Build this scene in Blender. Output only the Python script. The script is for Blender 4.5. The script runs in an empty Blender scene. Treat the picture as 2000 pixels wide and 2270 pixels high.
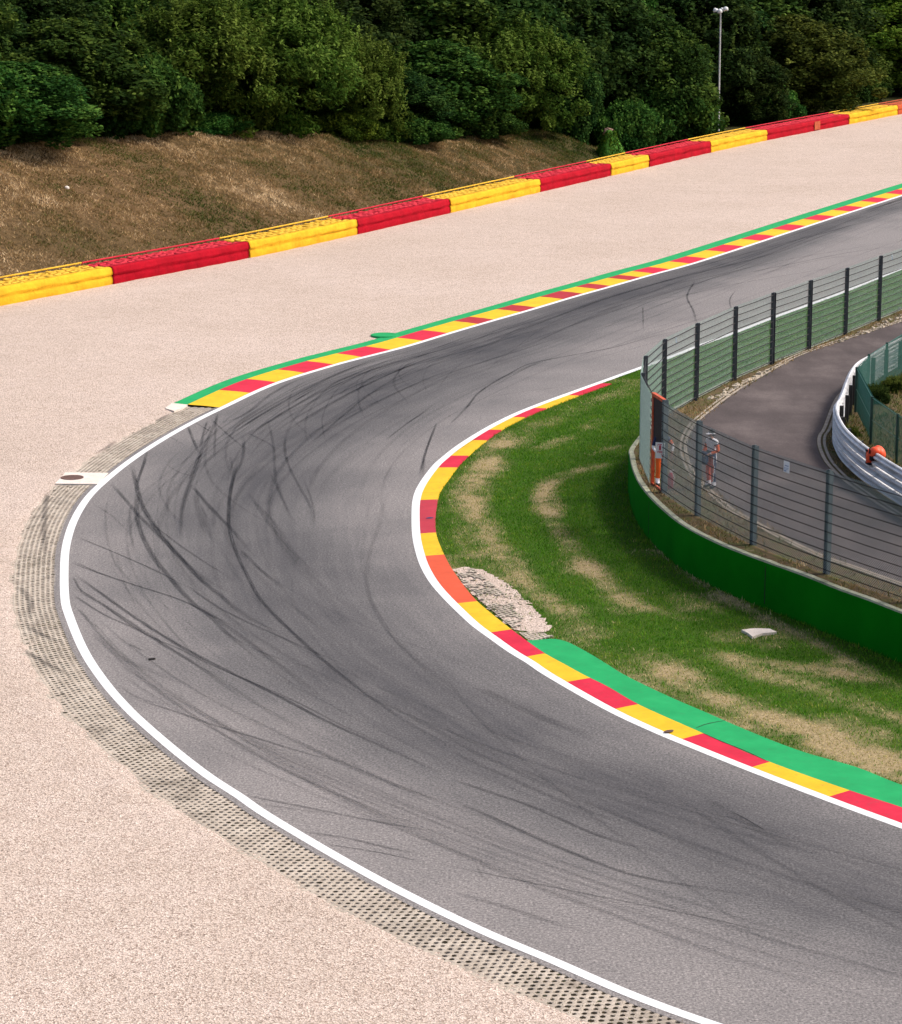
import bpy, bmesh, math, random
import numpy as np
from mathutils import Vector, Matrix
from mathutils.geometry import tessellate_polygon

random.seed(7); RNG = np.random.default_rng(11)
scene = bpy.context.scene
COL = scene.collection

# ------------------------------------------------------------------ camera geometry
FPX = 5960.0                       # focal length in photo pixels (photo 2000 x 2270)
PITCH = math.radians(12.5)
CAMH = 17.7
CP, SP = math.cos(PITCH), math.sin(PITCH)

def G(px, py, z=0.0):
    """ground point (at height z) that shows at photo pixel px, py"""
    u = (px - 1000.0) / FPX; v = -(py - 1135.0) / FPX
    dx = u; dy = CP + v * SP; dz = -SP + v * CP
    t = (z - CAMH) / dz
    return np.array([dx * t, dy * t, z])

def P(p):
    x, y, z = p[0], p[1], p[2] - CAMH
    f = y * CP - z * SP; up = y * SP + z * CP
    return np.array([1000 + FPX * x / f, 1135 - FPX * up / f])

def zat(px, py, y):
    """height at which the ray through px,py passes horizontal distance y"""
    v = -(py - 1135.0) / FPX
    return CAMH + y * (-SP + v * CP) / (CP + v * SP)

def ground(pts, z=0.0):
    return np.array([G(a, b, z)[:2] for a, b in pts])

def smooth(pts, step=0.4):
    """centripetal-ish Catmull-Rom through 2-D points, resampled to an even step"""
    p = np.asarray(pts, float)
    p = np.vstack([2 * p[0] - p[1], p, 2 * p[-1] - p[-2]])
    out = []
    for i in range(1, len(p) - 2):
        t = np.linspace(0, 1, 24, endpoint=False)[:, None]
        a, b, c, d = p[i - 1], p[i], p[i + 1], p[i + 2]
        out.append(0.5 * (2 * b + (c - a) * t + (2 * a - 5 * b + 4 * c - d) * t ** 2 + (3 * b - a - 3 * c + d) * t ** 3))
    out = np.vstack(out + [p[-2][None]])
    # relax
    for _ in range(30):
        out[1:-1] = out[1:-1] * .5 + (out[:-2] + out[2:]) * .25
    return resample(out, step)

def arclen(c):
    return np.concatenate([[0], np.cumsum(np.linalg.norm(np.diff(c, axis=0), axis=1))])

def resample(c, step):
    s = arclen(c); n = max(2, int(round(s[-1] / step)) + 1)
    q = np.linspace(0, s[-1], n)
    return np.stack([np.interp(q, s, c[:, k]) for k in range(c.shape[1])], 1)

def normals(c):
    t = np.gradient(c, axis=0); t /= np.linalg.norm(t, axis=1)[:, None] + 1e-9
    return np.stack([-t[:, 1], t[:, 0]], 1)      # left of travel

def offset(c, d):
    return c + normals(c) * (np.asarray(d)[:, None] if np.ndim(d) else d)

def inside(poly, pts):
    x, y = pts[:, 0], pts[:, 1]; r = np.zeros(len(pts), bool)
    j = len(poly) - 1
    for i in range(len(poly)):
        xi, yi = poly[i]; xj, yj = poly[j]
        if yi != yj:
            m = ((yi > y) != (yj > y)) & (x < (xj - xi) * (y - yi) / (yj - yi) + xi)
            r ^= m
        j = i
    return r

def nearest(c, pts):
    """distance to polyline samples c and index"""
    d = np.empty(len(pts)); k = np.empty(len(pts), int)
    for a in range(0, len(pts), 20000):
        q = pts[a:a + 20000]
        dd = ((q[:, None, :] - c[None]) ** 2).sum(2)
        k[a:a + 20000] = dd.argmin(1); d[a:a + 20000] = np.sqrt(dd.min(1))
    return d, k

_perm = np.random.default_rng(3).random((256, 256))
def vnoise(x, y):
    xi = np.floor(x).astype(int); yi = np.floor(y).astype(int)
    fx = x - xi; fy = y - yi; fx = fx * fx * (3 - 2 * fx); fy = fy * fy * (3 - 2 * fy)
    g = lambda a, b: _perm[a % 256, b % 256]
    return (g(xi, yi) * (1 - fx) + g(xi + 1, yi) * fx) * (1 - fy) + (g(xi, yi + 1) * (1 - fx) + g(xi + 1, yi + 1) * fx) * fy
def fbm(x, y, o=4):
    r = 0; a = .5; tot = 0
    for i in range(o):
        r = r + a * vnoise(x * 2 ** i + 17.3 * i, y * 2 ** i + 9.1 * i); tot += a; a *= .5
    return r / tot

# ------------------------------------------------------------------ objects
def link(o, parent=None):
    COL.objects.link(o)
    if parent is not None: o.parent = parent
    return o

def mesh_np(name, verts, faces, mats, parent=None, midx=None, smooth_=False, uv=None, attr=None, loc=None):
    """verts (n,3); faces list of arrays (k, m) with equal m, or a list of lists"""
    me = bpy.data.meshes.new(name)
    verts = np.asarray(verts, np.float32)
    if loc is not None: verts = verts - np.asarray(loc, np.float32)
    if isinstance(faces, np.ndarray): faces = [faces]
    if len(faces) and isinstance(faces[0], np.ndarray):
        loops = np.concatenate([f.reshape(-1) for f in faces]).astype(np.int32)
        sizes = np.concatenate([np.full(len(f), f.shape[1], np.int32) for f in faces])
    else:
        loops = np.array([i for f in faces for i in f], np.int32)
        sizes = np.array([len(f) for f in faces], np.int32)
    starts = np.concatenate([[0], np.cumsum(sizes)[:-1]]).astype(np.int32)
    me.vertices.add(len(verts)); me.vertices.foreach_set('co', verts.reshape(-1))
    me.loops.add(len(loops)); me.loops.foreach_set('vertex_index', loops)
    me.polygons.add(len(sizes)); me.polygons.foreach_set('loop_start', starts)
    me.polygons.foreach_set('loop_total', sizes)
    for m in (mats if isinstance(mats, (list, tuple)) else [mats]): me.materials.append(m)
    if midx is not None: me.polygons.foreach_set('material_index', np.asarray(midx, np.int32))
    me.polygons.foreach_set('use_smooth', np.full(len(sizes), smooth_, bool))
    if uv is not None:
        l = me.uv_layers.new(name='UVMap'); l.data.foreach_set('uv', np.asarray(uv, np.float32)[loops].reshape(-1))
    if attr:
        for k, a in attr.items():
            at = me.attributes.new(k, 'FLOAT', 'POINT'); at.data.foreach_set('value', np.asarray(a, np.float32))
    me.update(calc_edges=True); me.validate()
    o = bpy.data.objects.new(name, me)
    if loc is not None and parent is None: o.location = loc
    return link(o, parent)

class MB:
    """collects simple shapes into one mesh"""
    def __init__(s): s.v = []; s.f = []; s.m = []
    def add(s, v, f, m=0):
        b = len(s.v); s.v += [tuple(map(float, q)) for q in v]; s.f += [tuple(i + b for i in q) for q in f]; s.m += [m] * len(f)
    def box(s, c, size, rz=0.0, m=0, taper=1.0):
        hx, hy, hz = size[0] / 2, size[1] / 2, size[2] / 2; ca, sa = math.cos(rz), math.sin(rz); v = []
        for z, k in ((-hz, 1), (hz, taper)):
            for x, y in ((-hx, -hy), (hx, -hy), (hx, hy), (-hx, hy)):
                x *= k; y *= k
                v.append((c[0] + x * ca - y * sa, c[1] + x * sa + y * ca, c[2] + z))
        s.add(v, [(3, 2, 1, 0), (4, 5, 6, 7), (0, 1, 5, 4), (1, 2, 6, 5), (2, 3, 7, 6), (3, 0, 4, 7)], m)
    def tube(s, a, b, r0, r1=None, n=6, m=0, caps=True):
        r1 = r0 if r1 is None else r1
        a = Vector(a); b = Vector(b); d = (b - a).normalized()
        u = d.orthogonal().normalized(); w = d.cross(u); v = []
        for c, r in ((a, r0), (b, r1)):
            for i in range(n):
                t = 2 * math.pi * i / n
                v.append(c + (u * math.cos(t) + w * math.sin(t)) * r)
        f = [(i, (i + 1) % n, n + (i + 1) % n, n + i) for i in range(n)]
        if caps: f += [tuple(range(n - 1, -1, -1)), tuple(range(n, 2 * n))]
        s.add(v, f, m)
    def lathe(s, prof, c=(0, 0, 0), n=16, m=0):
        v = []; f = []
        for r, z in prof:
            for i in range(n):
                t = 2 * math.pi * i / n; v.append((c[0] + r * math.cos(t), c[1] + r * math.sin(t), c[2] + z))
        for j in range(len(prof) - 1):
            for i in range(n):
                f.append((j * n + i, j * n + (i + 1) % n, (j + 1) * n + (i + 1) % n, (j + 1) * n + i))
        f.append(tuple(range(n - 1, -1, -1))); f.append(tuple(range((len(prof) - 1) * n, len(prof) * n)))
        s.add(v, f, m)
    def build(s, name, mats, parent=None, smooth_=False, loc=None):
        return mesh_np(name, np.array(s.v), [list(q) for q in s.f], mats, parent, s.m, smooth_, loc=loc)

def thing(name, loc, label, cat, group=None, rz=0.0):
    o = bpy.data.objects.new(name, None); link(o)
    o.empty_display_size = .2
    o.location = loc; o.rotation_euler = (0, 0, rz)
    return tag(o, label, cat, group)
def tag(o, label, cat, group=None):
    o['label'] = label; o['category'] = cat
    if group: o['group'] = group
    return o
def struct(o, kind='structure'):
    o['kind'] = kind; return o

def ribbon(name, left, right, z, mat, parent=None, zl=None, zr=None, cols=1, uvscale=True, loc=None):
    """strip between two curves with the same number of points"""
    n = len(left); ts = np.linspace(0, 1, cols + 1)
    zl = z if zl is None else zl; zr = z if zr is None else zr
    V = np.zeros((n, cols + 1, 3)); UV = np.zeros((n, cols + 1, 2)); s = arclen((left + right) / 2)
    w = np.linalg.norm(left - right, axis=1)
    for j, t in enumerate(ts):
        V[:, j, :2] = left * (1 - t) + right * t; V[:, j, 2] = zl * (1 - t) + zr * t
        UV[:, j, 0] = s; UV[:, j, 1] = t * w
    idx = np.arange(n * (cols + 1)).reshape(n, cols + 1)
    F = np.stack([idx[:-1, :-1], idx[1:, :-1], idx[1:, 1:], idx[:-1, 1:]], 2).reshape(-1, 4)
    a = V[1, 0] - V[0, 0]; b = V[0, -1] - V[0, 0]
    if np.cross(a, b)[2] < 0: F = F[:, ::-1].copy()
    return mesh_np(name, V.reshape(-1, 3), F, mat, parent, uv=UV.reshape(-1, 2), loc=loc)

def sheet(name, poly, z, mat, parent=None, loc=None):
    pts = [Vector((p[0], p[1], 0)) for p in poly]
    tris = tessellate_polygon([pts])
    V = np.array([(p[0], p[1], z) for p in poly]); F = []
    for a, b, c in tris:
        n = np.cross(V[b] - V[a], V[c] - V[a])[2]
        F.append([a, b, c] if n > 0 else [a, c, b])
    return mesh_np(name, V, np.array(F), mat, parent, loc=loc)

# ------------------------------------------------------------------ materials
class NT:
    def __init__(s, name, rough=.85, spec=.3):
        s.mat = bpy.data.materials.new(name); s.mat.use_nodes = True
        s.t = s.mat.node_tree; s.b = s.t.nodes['Principled BSDF']; s.out = s.t.nodes['Material Output']
        s.b.inputs['Roughness'].default_value = rough; s.b.inputs['Specular IOR Level'].default_value = spec
        s.co = None
    def n(s, typ, **kw):
        nd = s.t.nodes.new(typ)
        for k, v in kw.items(): setattr(nd, k, v)
        return nd
    def put(s, sock, v):
        if isinstance(v, bpy.types.NodeSocket): s.t.links.new(v, sock)
        elif isinstance(v, (tuple, list)) and len(v) == 3 and sock.type == 'RGBA': sock.default_value = (*v, 1)
        else: sock.default_value = v
    def pos(s):
        if s.co is None: s.co = s.n('ShaderNodeNewGeometry').outputs['Position']
        return s.co
    def uv(s): return s.n('ShaderNodeUVMap', uv_map='UVMap').outputs[0]
    def objco(s): return s.n('ShaderNodeTexCoord').outputs['Object']
    def scaled(s, vec, sc):
        m = s.n('ShaderNodeMapping'); s.put(m.inputs[0], vec); m.inputs['Scale'].default_value = sc
        return m.outputs[0]
    def noise(s, scale, detail=4, rough=.55, vec=None, dist=0.0):
        nd = s.n('ShaderNodeTexNoise'); s.put(nd.inputs['Vector'], vec if vec is not None else s.pos())
        nd.inputs['Scale'].default_value = scale; nd.inputs['Detail'].default_value = detail
        nd.inputs['Roughness'].default_value = rough; nd.inputs['Distortion'].default_value = dist
        return nd.outputs[0]
    def voro(s, scale, vec=None, out='Distance', feature='F1', rnd=1.0):
        nd = s.n('ShaderNodeTexVoronoi', feature=feature); s.put(nd.inputs['Vector'], vec if vec is not None else s.pos())
        nd.inputs['Scale'].default_value = scale; nd.inputs['Randomness'].default_value = rnd
        return nd.outputs[out]
    def ramp(s, fac, stops):
        r = s.n('ShaderNodeValToRGB'); e = r.color_ramp.elements
        while len(e) < len(stops): e.new(.5)
        for q, (p, c) in zip(e, stops):
            q.position = p; q.color = (*c, 1) if len(c) == 3 else c
        s.put(r.inputs[0], fac); return r.outputs[0]
    def map(s, v, a, b, c=0.0, d=1.0, smooth_=False):
        m = s.n('ShaderNodeMapRange'); m.interpolation_type = 'SMOOTHSTEP' if smooth_ else 'LINEAR'
        s.put(m.inputs[0], v)
        for i, q in enumerate((a, b, c, d)): m.inputs[i + 1].default_value = q
        return m.outputs[0]
    def math(s, op, a, b=0.0):
        m = s.n('ShaderNodeMath', operation=op); s.put(m.inputs[0], a); s.put(m.inputs[1], b); return m.outputs[0]
    def mix(s, f, a, b, blend='MIX'):
        m = s.n('ShaderNodeMix', data_type='RGBA', blend_type=blend)
        s.put(m.inputs[0], f); s.put(m.inputs[6], a); s.put(m.inputs[7], b); return m.outputs[2]
    def attr(s, name): return s.n('ShaderNodeAttribute', attribute_name=name).outputs['Fac']
    def bump(s, h, strength=.5, dist=.02):
        b = s.n('ShaderNodeBump'); b.inputs['Strength'].default_value = strength; b.inputs['Distance'].default_value = dist
        s.put(b.inputs['Height'], h); s.put(s.b.inputs['Normal'], b.outputs[0])
    def col(s, c): s.put(s.b.inputs['Base Color'], c); return s.mat

def lin(r, g, b, k=1.0):
    f = lambda c: (c / 255 / 12.92 if c / 255 <= .04045 else ((c / 255 + .055) / 1.055) ** 2.4)
    return (f(r) * k, f(g) * k, f(b) * k)

def flat(name, c, rough=.7, var=.12, scale=6.0, spec=.3, metal=0.0, dirt=None):
    q = NT(name, rough, spec); q.b.inputs['Metallic'].default_value = metal
    a = tuple(x * (1 - var) for x in c); b = tuple(min(1, x * (1 + var)) for x in c)
    o = q.ramp(q.noise(scale, 5), [(.3, a), (.7, b)])
    if dirt: o = q.mix(q.map(q.noise(scale * .35, 6, .7), .5, .75, 0, dirt[1]), o, dirt[0])
    return q.col(o)

M = {}
def build_materials():
    # asphalt of the race track; uv = (metres along, 0..1 across from outer line)
    q = NT('asphalt', .9, .25)
    uv = q.uv()
    # rubbered-in racing line and lengthwise streaks
    st = q.noise(1.0, 6, .65, q.scaled(uv, (.09, 20, 1)))
    st2 = q.noise(1.0, 6, .7, q.scaled(uv, (.35, 60, 1)))
    wear = q.attr('wear')
    patch = q.noise(.22, 5, .6)
    f = q.math('ADD', q.math('MULTIPLY', wear, q.map(st, .25, .75, .7, 1.12)), q.math('MULTIPLY', q.map(patch, .35, .7, -.12, .16), 1.0))
    f = q.math('ADD', f, q.map(st2, .3, .7, -.06, .06))
    base = q.ramp(f, [(0.0, (.215, .197, .192)), (.42, (.129, .122, .1225)), (1.0, (.049, .048, .053))])
    agg = q.noise(20, 3, .8); agg2 = q.noise(9, 4, .8)
    o = q.mix(1.0, base, q.ramp(agg, [(.3, (.38, .38, .39)), (.5, (1, 1, 1)), (.7, (1.85, 1.82, 1.78))]), 'MULTIPLY')
    o = q.mix(1.0, o, q.ramp(agg2, [(.3, (.74, .74, .74)), (.7, (1.26, 1.26, 1.26))]), 'MULTIPLY')
    spk = q.voro(21, out='Distance')
    o = q.mix(q.map(spk, .06, .12, .35, 0), o, (.42, .4, .38))
    q.bump(agg, .35, .01); M['asphalt'] = q.col(o)
    # service road
    q = NT('service_asphalt', .92, .2)
    p = q.noise(.35, 5, .6); pl = q.noise(1.0, 4, .6, q.scaled(q.pos(), (.9, .25, 1)))
    o = q.ramp(q.math('ADD', q.math('MULTIPLY', p, .6), q.math('MULTIPLY', pl, .4)), [(.3, (.055, .044, .043)), (.5, (.085, .068, .066)), (.68, (.145, .118, .112))])
    o = q.mix(1.0, o, q.ramp(q.noise(30, 3, .7), [(.3, (.7, .7, .7)), (.7, (1.35, 1.35, 1.35))]), 'MULTIPLY')
    o = q.mix(q.map(q.voro(6, out='Distance'), .05, .1, .5, 0), o, (.3, .27, .22))
    q.bump(q.noise(30, 3), .3, .01); M['service_asphalt'] = q.col(o)
    # tyre marks: alpha streaks; uv.x metres along, uv.y 0..1 across, 'dark' strength
    q = NT('tyre_rubber', .8, .3)
    uv = q.uv(); sep = q.n('ShaderNodeSeparateXYZ'); q.put(sep.inputs[0], uv)
    edge = q.math('MULTIPLY', q.map(sep.outputs[1], 0, .3), q.map(sep.outputs[1], .7, 1, 1, 0))
    sn = q.noise(1.0, 5, .7, q.scaled(uv, (.9, 4, 1)))
    gr = q.noise(30, 2, .7)
    a = q.math('MULTIPLY', q.math('MULTIPLY', q.attr('dark'), edge), q.math('MULTIPLY', q.map(sn, .22, .62), q.map(gr, .2, .6, .35, 1)))
    q.put(q.b.inputs['Alpha'], a); q.b.inputs['Base Color'].default_value = (.018, .018, .022, 1)
    M['rubber'] = q.mat
    # gravel
    q = NT('gravel', .95, .15)
    big = q.noise(.12, 5, .6); med = q.noise(.9, 4, .6)
    o = q.ramp(q.math('ADD', q.math('MULTIPLY', big, .6), q.math('MULTIPLY', med, .4)), [(.32, (.525, .428, .358)), (.5, (.577, .474, .405)), (.66, (.62, .515, .45))])
    st = q.voro(30, out='Color'); sc = q.n('ShaderNodeSeparateColor'); q.put(sc.inputs[0], st)
    o = q.mix(1.0, o, q.ramp(sc.outputs[0], [(0, (.62, .56, .53)), (.3, (.9, .88, .86)), (.7, (1.08, 1.07, 1.07)), (1, (1.3, 1.3, 1.32))]), 'MULTIPLY')
    cr = q.noise(22, 3, .75, dist=.6)
    o = q.mix(1.0, o, q.ramp(cr, [(.33, (.27, .235, .21)), (.46, (.90, .895, .89)), (.75, (1.2, 1.2, 1.2))]), 'MULTIPLY')
    q.bump(q.math('ADD', q.voro(30), q.noise(9, 3)), .6, .03); M['gravel'] = q.col(o)
    # white road paint
    q = NT('white_paint', .6, .3)
    o = q.ramp(q.noise(5, 6, .7), [(.25, (.62, .62, .62)), (.5, (.8, .8, .8)), (.8, (.84, .84, .84))])
    o = q.mix(q.map(q.noise(26, 3, .7), .62, .78, 0, .35), o, (.3, .29, .28)); M['white'] = q.col(o)
    # kerb paints
    def paint(name, c, scuff=.65):
        q = NT(name, .75, .15)
        o = q.ramp(q.noise(1.3, 6, .65), [(.25, tuple(x * .82 for x in c)), (.55, c), (.8, tuple(min(1, x * 1.1 + .012) for x in c))])
        o = q.mix(q.map(q.noise(4.5, 7, .75), .56, .78, 0, scuff), o, (.10, .085, .08))
        o = q.mix(q.map(q.noise(30, 3, .7), .58, .8, 0, .3), o, (.2, .16, .14))
        q.bump(q.noise(40, 3), .2, .008); return q.col(o)
    M['kerb_red'] = paint('red_kerb_paint', (.60, .022, .055))
    M['kerb_orange'] = paint('orange_kerb_paint', (.66, .10, .045), .35)
    M['kerb_yellow'] = paint('yellow_kerb_paint', (.74, .455, .022))
    M['kerb_green'] = paint('green_kerb_paint', (.015, .33, .105), .3)
    M['kerb_worn'] = paint('worn_red_kerb_paint', (.40, .03, .04), .95)
    M['kerb_purple'] = paint('scuffed_purple_red_kerb_paint', (.46, .04, .062), .7)
    # concrete
    def conc(name, a, b, st=.5, sc=3.0):
        q = NT(name, .9, .2)
        o = q.ramp(q.noise(sc, 6, .65), [(.3, a), (.7, b)])
        o = q.mix(q.map(q.noise(sc * .4, 6, .75), .5, .72, 0, st), o, tuple(x * .35 for x in a))
        o = q.mix(1.0, o, q.ramp(q.noise(45, 3, .7), [(.3, (.75, .75, .75)), (.7, (1.25, 1.25, 1.25))]), 'MULTIPLY')
        q.bump(q.noise(30, 4), .4, .01); return q.col(o)
    M['paver'] = conc('paver_concrete', (.37, .31, .25), (.55, .475, .395), .75, 1.6)
    M['slab'] = conc('slab_concrete', (.66, .57, .50), (.76, .67, .60), .15)
    M['conc'] = conc('wall_concrete', (.27, .29, .19), (.46, .45, .34), .8)
    M['edging'] = conc('edging_stone', (.27, .225, .18), (.46, .39, .32), .6)
    M['stone'] = conc('pale_stone', (.36, .30, .23), (.56, .48, .38), .3)
    # soil in the paver cells
    q = NT('paver_soil', 1.0, .1)
    M['paver_soil'] = q.col(q.ramp(q.noise(3.0, 6, .75), [(.35, (.014, .011, .007)), (.57, (.035, .028, .018)), (.66, (.035, .042, .012)), (.85, (.20, .16, .12))]))
    # ground / soils
    q = NT('ground_soil', 1.0, .1)
    M['ground'] = q.col(q.ramp(q.noise(.8, 6, .7), [(.3, (.03, .035, .012)), (.6, (.07, .07, .028)), (.8, (.10, .085, .045))]))
    q = NT('lawn_soil', 1.0, .1)
    dry = q.attr('dry')
    g1 = q.ramp(q.noise(9, 5, .7), [(.3, (.022, .055, .005)), (.7, (.065, .13, .012))])
    g2 = q.ramp(q.noise(9, 5, .7), [(.3, (.20, .15, .075)), (.7, (.46, .36, .21))])
    q.bump(q.noise(14, 5, .7), .7, .05); M['lawn'] = q.col(q.mix(dry, g1, g2))
    q = NT('bank_soil', 1.0, .1)
    dry = q.attr('dry')
    g1 = q.ramp(q.noise(3.5, 6, .75), [(.3, (.014, .018, .005)), (.7, (.06, .058, .018))])
    g2 = q.ramp(q.noise(3.5, 6, .75), [(.3, (.05, .030, .013)), (.7, (.21, .130, .064))])
    q.bump(q.noise(5, 6, .7), .9, .15); M['bank'] = q.col(q.mix(dry, g1, g2))
    q = NT('verge_soil', 1.0, .1)
    o = q.ramp(q.noise(2.2, 6, .7), [(.28, (.05, .038, .022)), (.48, (.13, .092, .052)), (.6, (.085, .09, .03)), (.78, (.27, .205, .13))])
    q.bump(q.noise(9, 5, .7), .7, .05); M['verge'] = q.col(o)
    # blades: tone 0 green .. 1 straw
    def blades(name, stops):
        q = NT(name, .8, .2)
        c = q.ramp(q.attr('tone'), stops); q.col(c)
        tr = q.n('ShaderNodeBsdfTranslucent'); q.put(tr.inputs[0], c)
        mx = q.n('ShaderNodeMixShader'); mx.inputs[0].default_value = .3
        q.t.links.new(q.b.outputs[0], mx.inputs[1]); q.t.links.new(tr.outputs[0], mx.inputs[2])
        q.t.links.new(mx.outputs[0], q.out.inputs[0]); return q.mat
    M['blades'] = blades('grass_blades', [(0, (.040, .145, .004)), (.22, (.095, .275, .010)), (.42, (.22, .32, .025)), (.55, (.40, .37, .095)), (.75, (.60, .48, .23)), (1, (.76, .62, .37))])
    M['bankblades'] = blades('bank_grass_blades', [(0, (.03, .06, .008)), (.26, (.10, .12, .020)), (.42, (.17, .122, .042)), (.6, (.32, .205, .088)), (.8, (.55, .37, .185)), (1, (.78, .59, .36))])
    # foliage
    def leaves(name, dark, mid, light, hue=.03):
        q = NT(name, .9, .06)
        oi = q.n('ShaderNodeObjectInfo').outputs['Random']
        c = q.ramp(q.attr('tone'), [(0, dark), (.5, mid), (1, light)])
        h = q.n('ShaderNodeHueSaturation'); q.put(h.inputs['Hue'], q.map(oi, 0, 1, .5 - hue, .5 + hue * .5)); q.put(h.inputs['Value'], q.map(oi, 0, 1, .8, 1.2)); q.put(h.inputs['Color'], c)
        c = h.outputs[0]; q.col(c)
        tr = q.n('ShaderNodeBsdfTranslucent'); q.put(tr.inputs[0], c)
        mx = q.n('ShaderNodeMixShader'); mx.inputs[0].default_value = .28
        q.t.links.new(q.b.outputs[0], mx.inputs[1]); q.t.links.new(tr.outputs[0], mx.inputs[2])
        q.t.links.new(mx.outputs[0], q.out.inputs[0]); return q.mat
    M['leaf_olive'] = leaves('olive_willow_leaves', (.015, .043, .006), (.046, .104, .011), (.175, .27, .046))
    M['leaf_green'] = leaves('green_leaves', (.009, .033, .006), (.027, .078, .012), (.115, .21, .034))
    M['leaf_dark'] = leaves('dark_leaves', (.006, .021, .005), (.018, .046, .009), (.070, .122, .023))
    M['leaf_bright'] = leaves('bright_leaves', (.014, .045, .005), (.048, .115, .010), (.17, .275, .03))
    M['leaf_brown'] = leaves('brownish_leaves', (.015, .030, .005), (.042, .068, .009), (.14, .18, .032))
    M['bark'] = flat('bark', (.06, .048, .036), .95, .4, 3)
    # barrier
    def belt(name, c):
        q = NT(name, .8, .1)
        o = q.ramp(q.noise(1.1, 6, .65), [(.3, tuple(x * .72 for x in c)), (.6, c), (.85, tuple(min(1, x * 1.12 + .01) for x in c))])
        o = q.mix(q.map(q.noise(2.6, 7, .8), .56, .74, 0, .55), o, tuple(x * .3 for x in c))
        q.bump(q.noise(2.2, 6, .7), .5, .12); return q.col(o)
    M['bar_y'] = belt('yellow_barrier_paint', (.84, .445, .022)); M['bar_r'] = belt('red_barrier_paint', (.41, .001, .013)); M['bar_o'] = belt('orange_barrier_paint', (.52, .09, .03))
    M['bar_y2'] = belt('yellow_tyre_paint', (.78, .46, .05)); M['bar_r2'] = belt('red_tyre_paint', (.60, .035, .055)); M['bar_o2'] = belt('orange_tyre_paint', (.5, .11, .05))
    M['inside'] = flat('tyre_inside', (.02, .018, .017), .9, .3)
    # wall green
    q = NT('green_wall_paint', .9, .04)
    o = q.ramp(q.noise(.7, 5, .6), [(.3, (.002, .14, .004)), (.7, (.004, .19, .006))])
    o = q.mix(q.map(q.noise(6, 7, .8, q.scaled(q.pos(), (1, 1, .25))), .62, .8, 0, .5), o, (.03, .075, .025)); M['wall'] = q.col(o)
    # metals
    M['post'] = flat('dark_steel_post', (.065, .07, .08), .55, .25, 4, .5, dirt=((.03, .03, .035), .6))
    M['post_near'] = flat('blue_grey_steel_post', (.085, .115, .125), .55, .3, 5, .5, dirt=((.2, .22, .22), .4))
    M['cable'] = flat('black_cable', (.014, .012, .014), .6, .2)
    M['wire'] = flat('galvanised_mesh_wire', (.235, .28, .285), .5, .15, 8, .4)
    M['wire_far'] = flat('green_grey_mesh_wire', (.34, .46, .42), .5, .15, 8, .4)
    M['greenwire'] = flat('green_mesh_wire', (.012, .11, .085), .5, .15, 8, .4)
    M['greenpost'] = flat('green_post', (.007, .042, .032), .55, .2, 5, .4)
    M['rail'] = flat('galvanised_rail', (.66, .66, .68), .5, .12, 3, .4, dirt=((.2, .19, .18), .6))
    M['rail_bright'] = flat('new_galvanised_rail', (.74, .72, .73), .4, .06, 3, .5, metal=.2)
    M['railpost'] = flat('dark_rail_post', (.028, .026, .026), .7, .2)
    M['orange'] = flat('orange_gate_paint', (.55, .085, .03), .6, .25, 6, .3, dirt=((.4, .32, .28), .5))
    M['orange_vinyl'] = flat('orange_vinyl', (.98, .10, .03), .5, .08, 6, .4)
    M['black'] = flat('black_fabric', (.012, .010, .014), .8, .2)
    M['panel'] = flat('dark_gate_netting', (.028, .024, .030), .8, .3, 9)
    M['pole'] = flat('grey_pole', (.55, .55, .56), .5, .2, 2, .5)
    M['lampbody'] = flat('pale_lamp_housing', (.62, .62, .62), .4, .1, 6, .5)
    M['lens'] = flat('lamp_glass', (.5, .52, .54), .15, .05, 6, .6)
    M['plate'] = flat('white_sign_plate', (.72, .74, .82), .5, .05, 12)
    M['plate_blue'] = flat('blue_sign_print', (.10, .19, .40), .5, .1, 12)
    M['sign_white'] = flat('white_board', (.8, .78, .8), .5, .03, 5)
    M['sign_red'] = flat('red_sign_print', (.52, .02, .06), .5, .05, 5)
    M['rust'] = flat('rusty_iron', (.12, .066, .052), .8, .3, 9)
    M['skin'] = flat('skin', (.42, .22, .15), .55, .06, 8)
    M['cl_white'] = flat('white_cloth', (.86, .85, .88), .85, .06, 9)
    M['cl_orange'] = flat('orange_cloth', (.90, .15, .025), .85, .12, 9)
    M['cl_orange2'] = flat('red_orange_cloth', (.66, .085, .025), .85, .2, 9)
    M['cl_navy'] = flat('navy_cloth', (.022, .035, .10), .85, .15, 9)
    M['cl_black'] = flat('black_leather', (.012, .011, .013), .6, .2, 9)
    M['hair'] = flat('dark_hair', (.02, .014, .012), .7, .2, 20)
    M['straw_root'] = flat('dry_stalks', (.3, .23, .13), .9, .3, 6)
    M['ivy'] = flat('stump_moss', (.055, .17, .015), .9, .55, 5)
    M['stumpwood'] = flat('weathered_wood', (.24, .15, .11), .9, .3, 5)
    M['debris'] = flat('dark_debris', (.02, .018, .018), .9, .2)
build_materials()
# ================================================================== track curves (photo pixels -> ground)
def extend(c, back, fwd, step=2.0):
    a = c[0] - c[4]; a /= np.linalg.norm(a); b = c[-1] - c[-5]; b /= np.linalg.norm(b)
    pre = c[0] + a * np.arange(back, 0, -step)[:, None]; post = c[-1] + b * np.arange(step, fwd + .1, step)[:, None]
    return np.vstack([pre, c, post])

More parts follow.
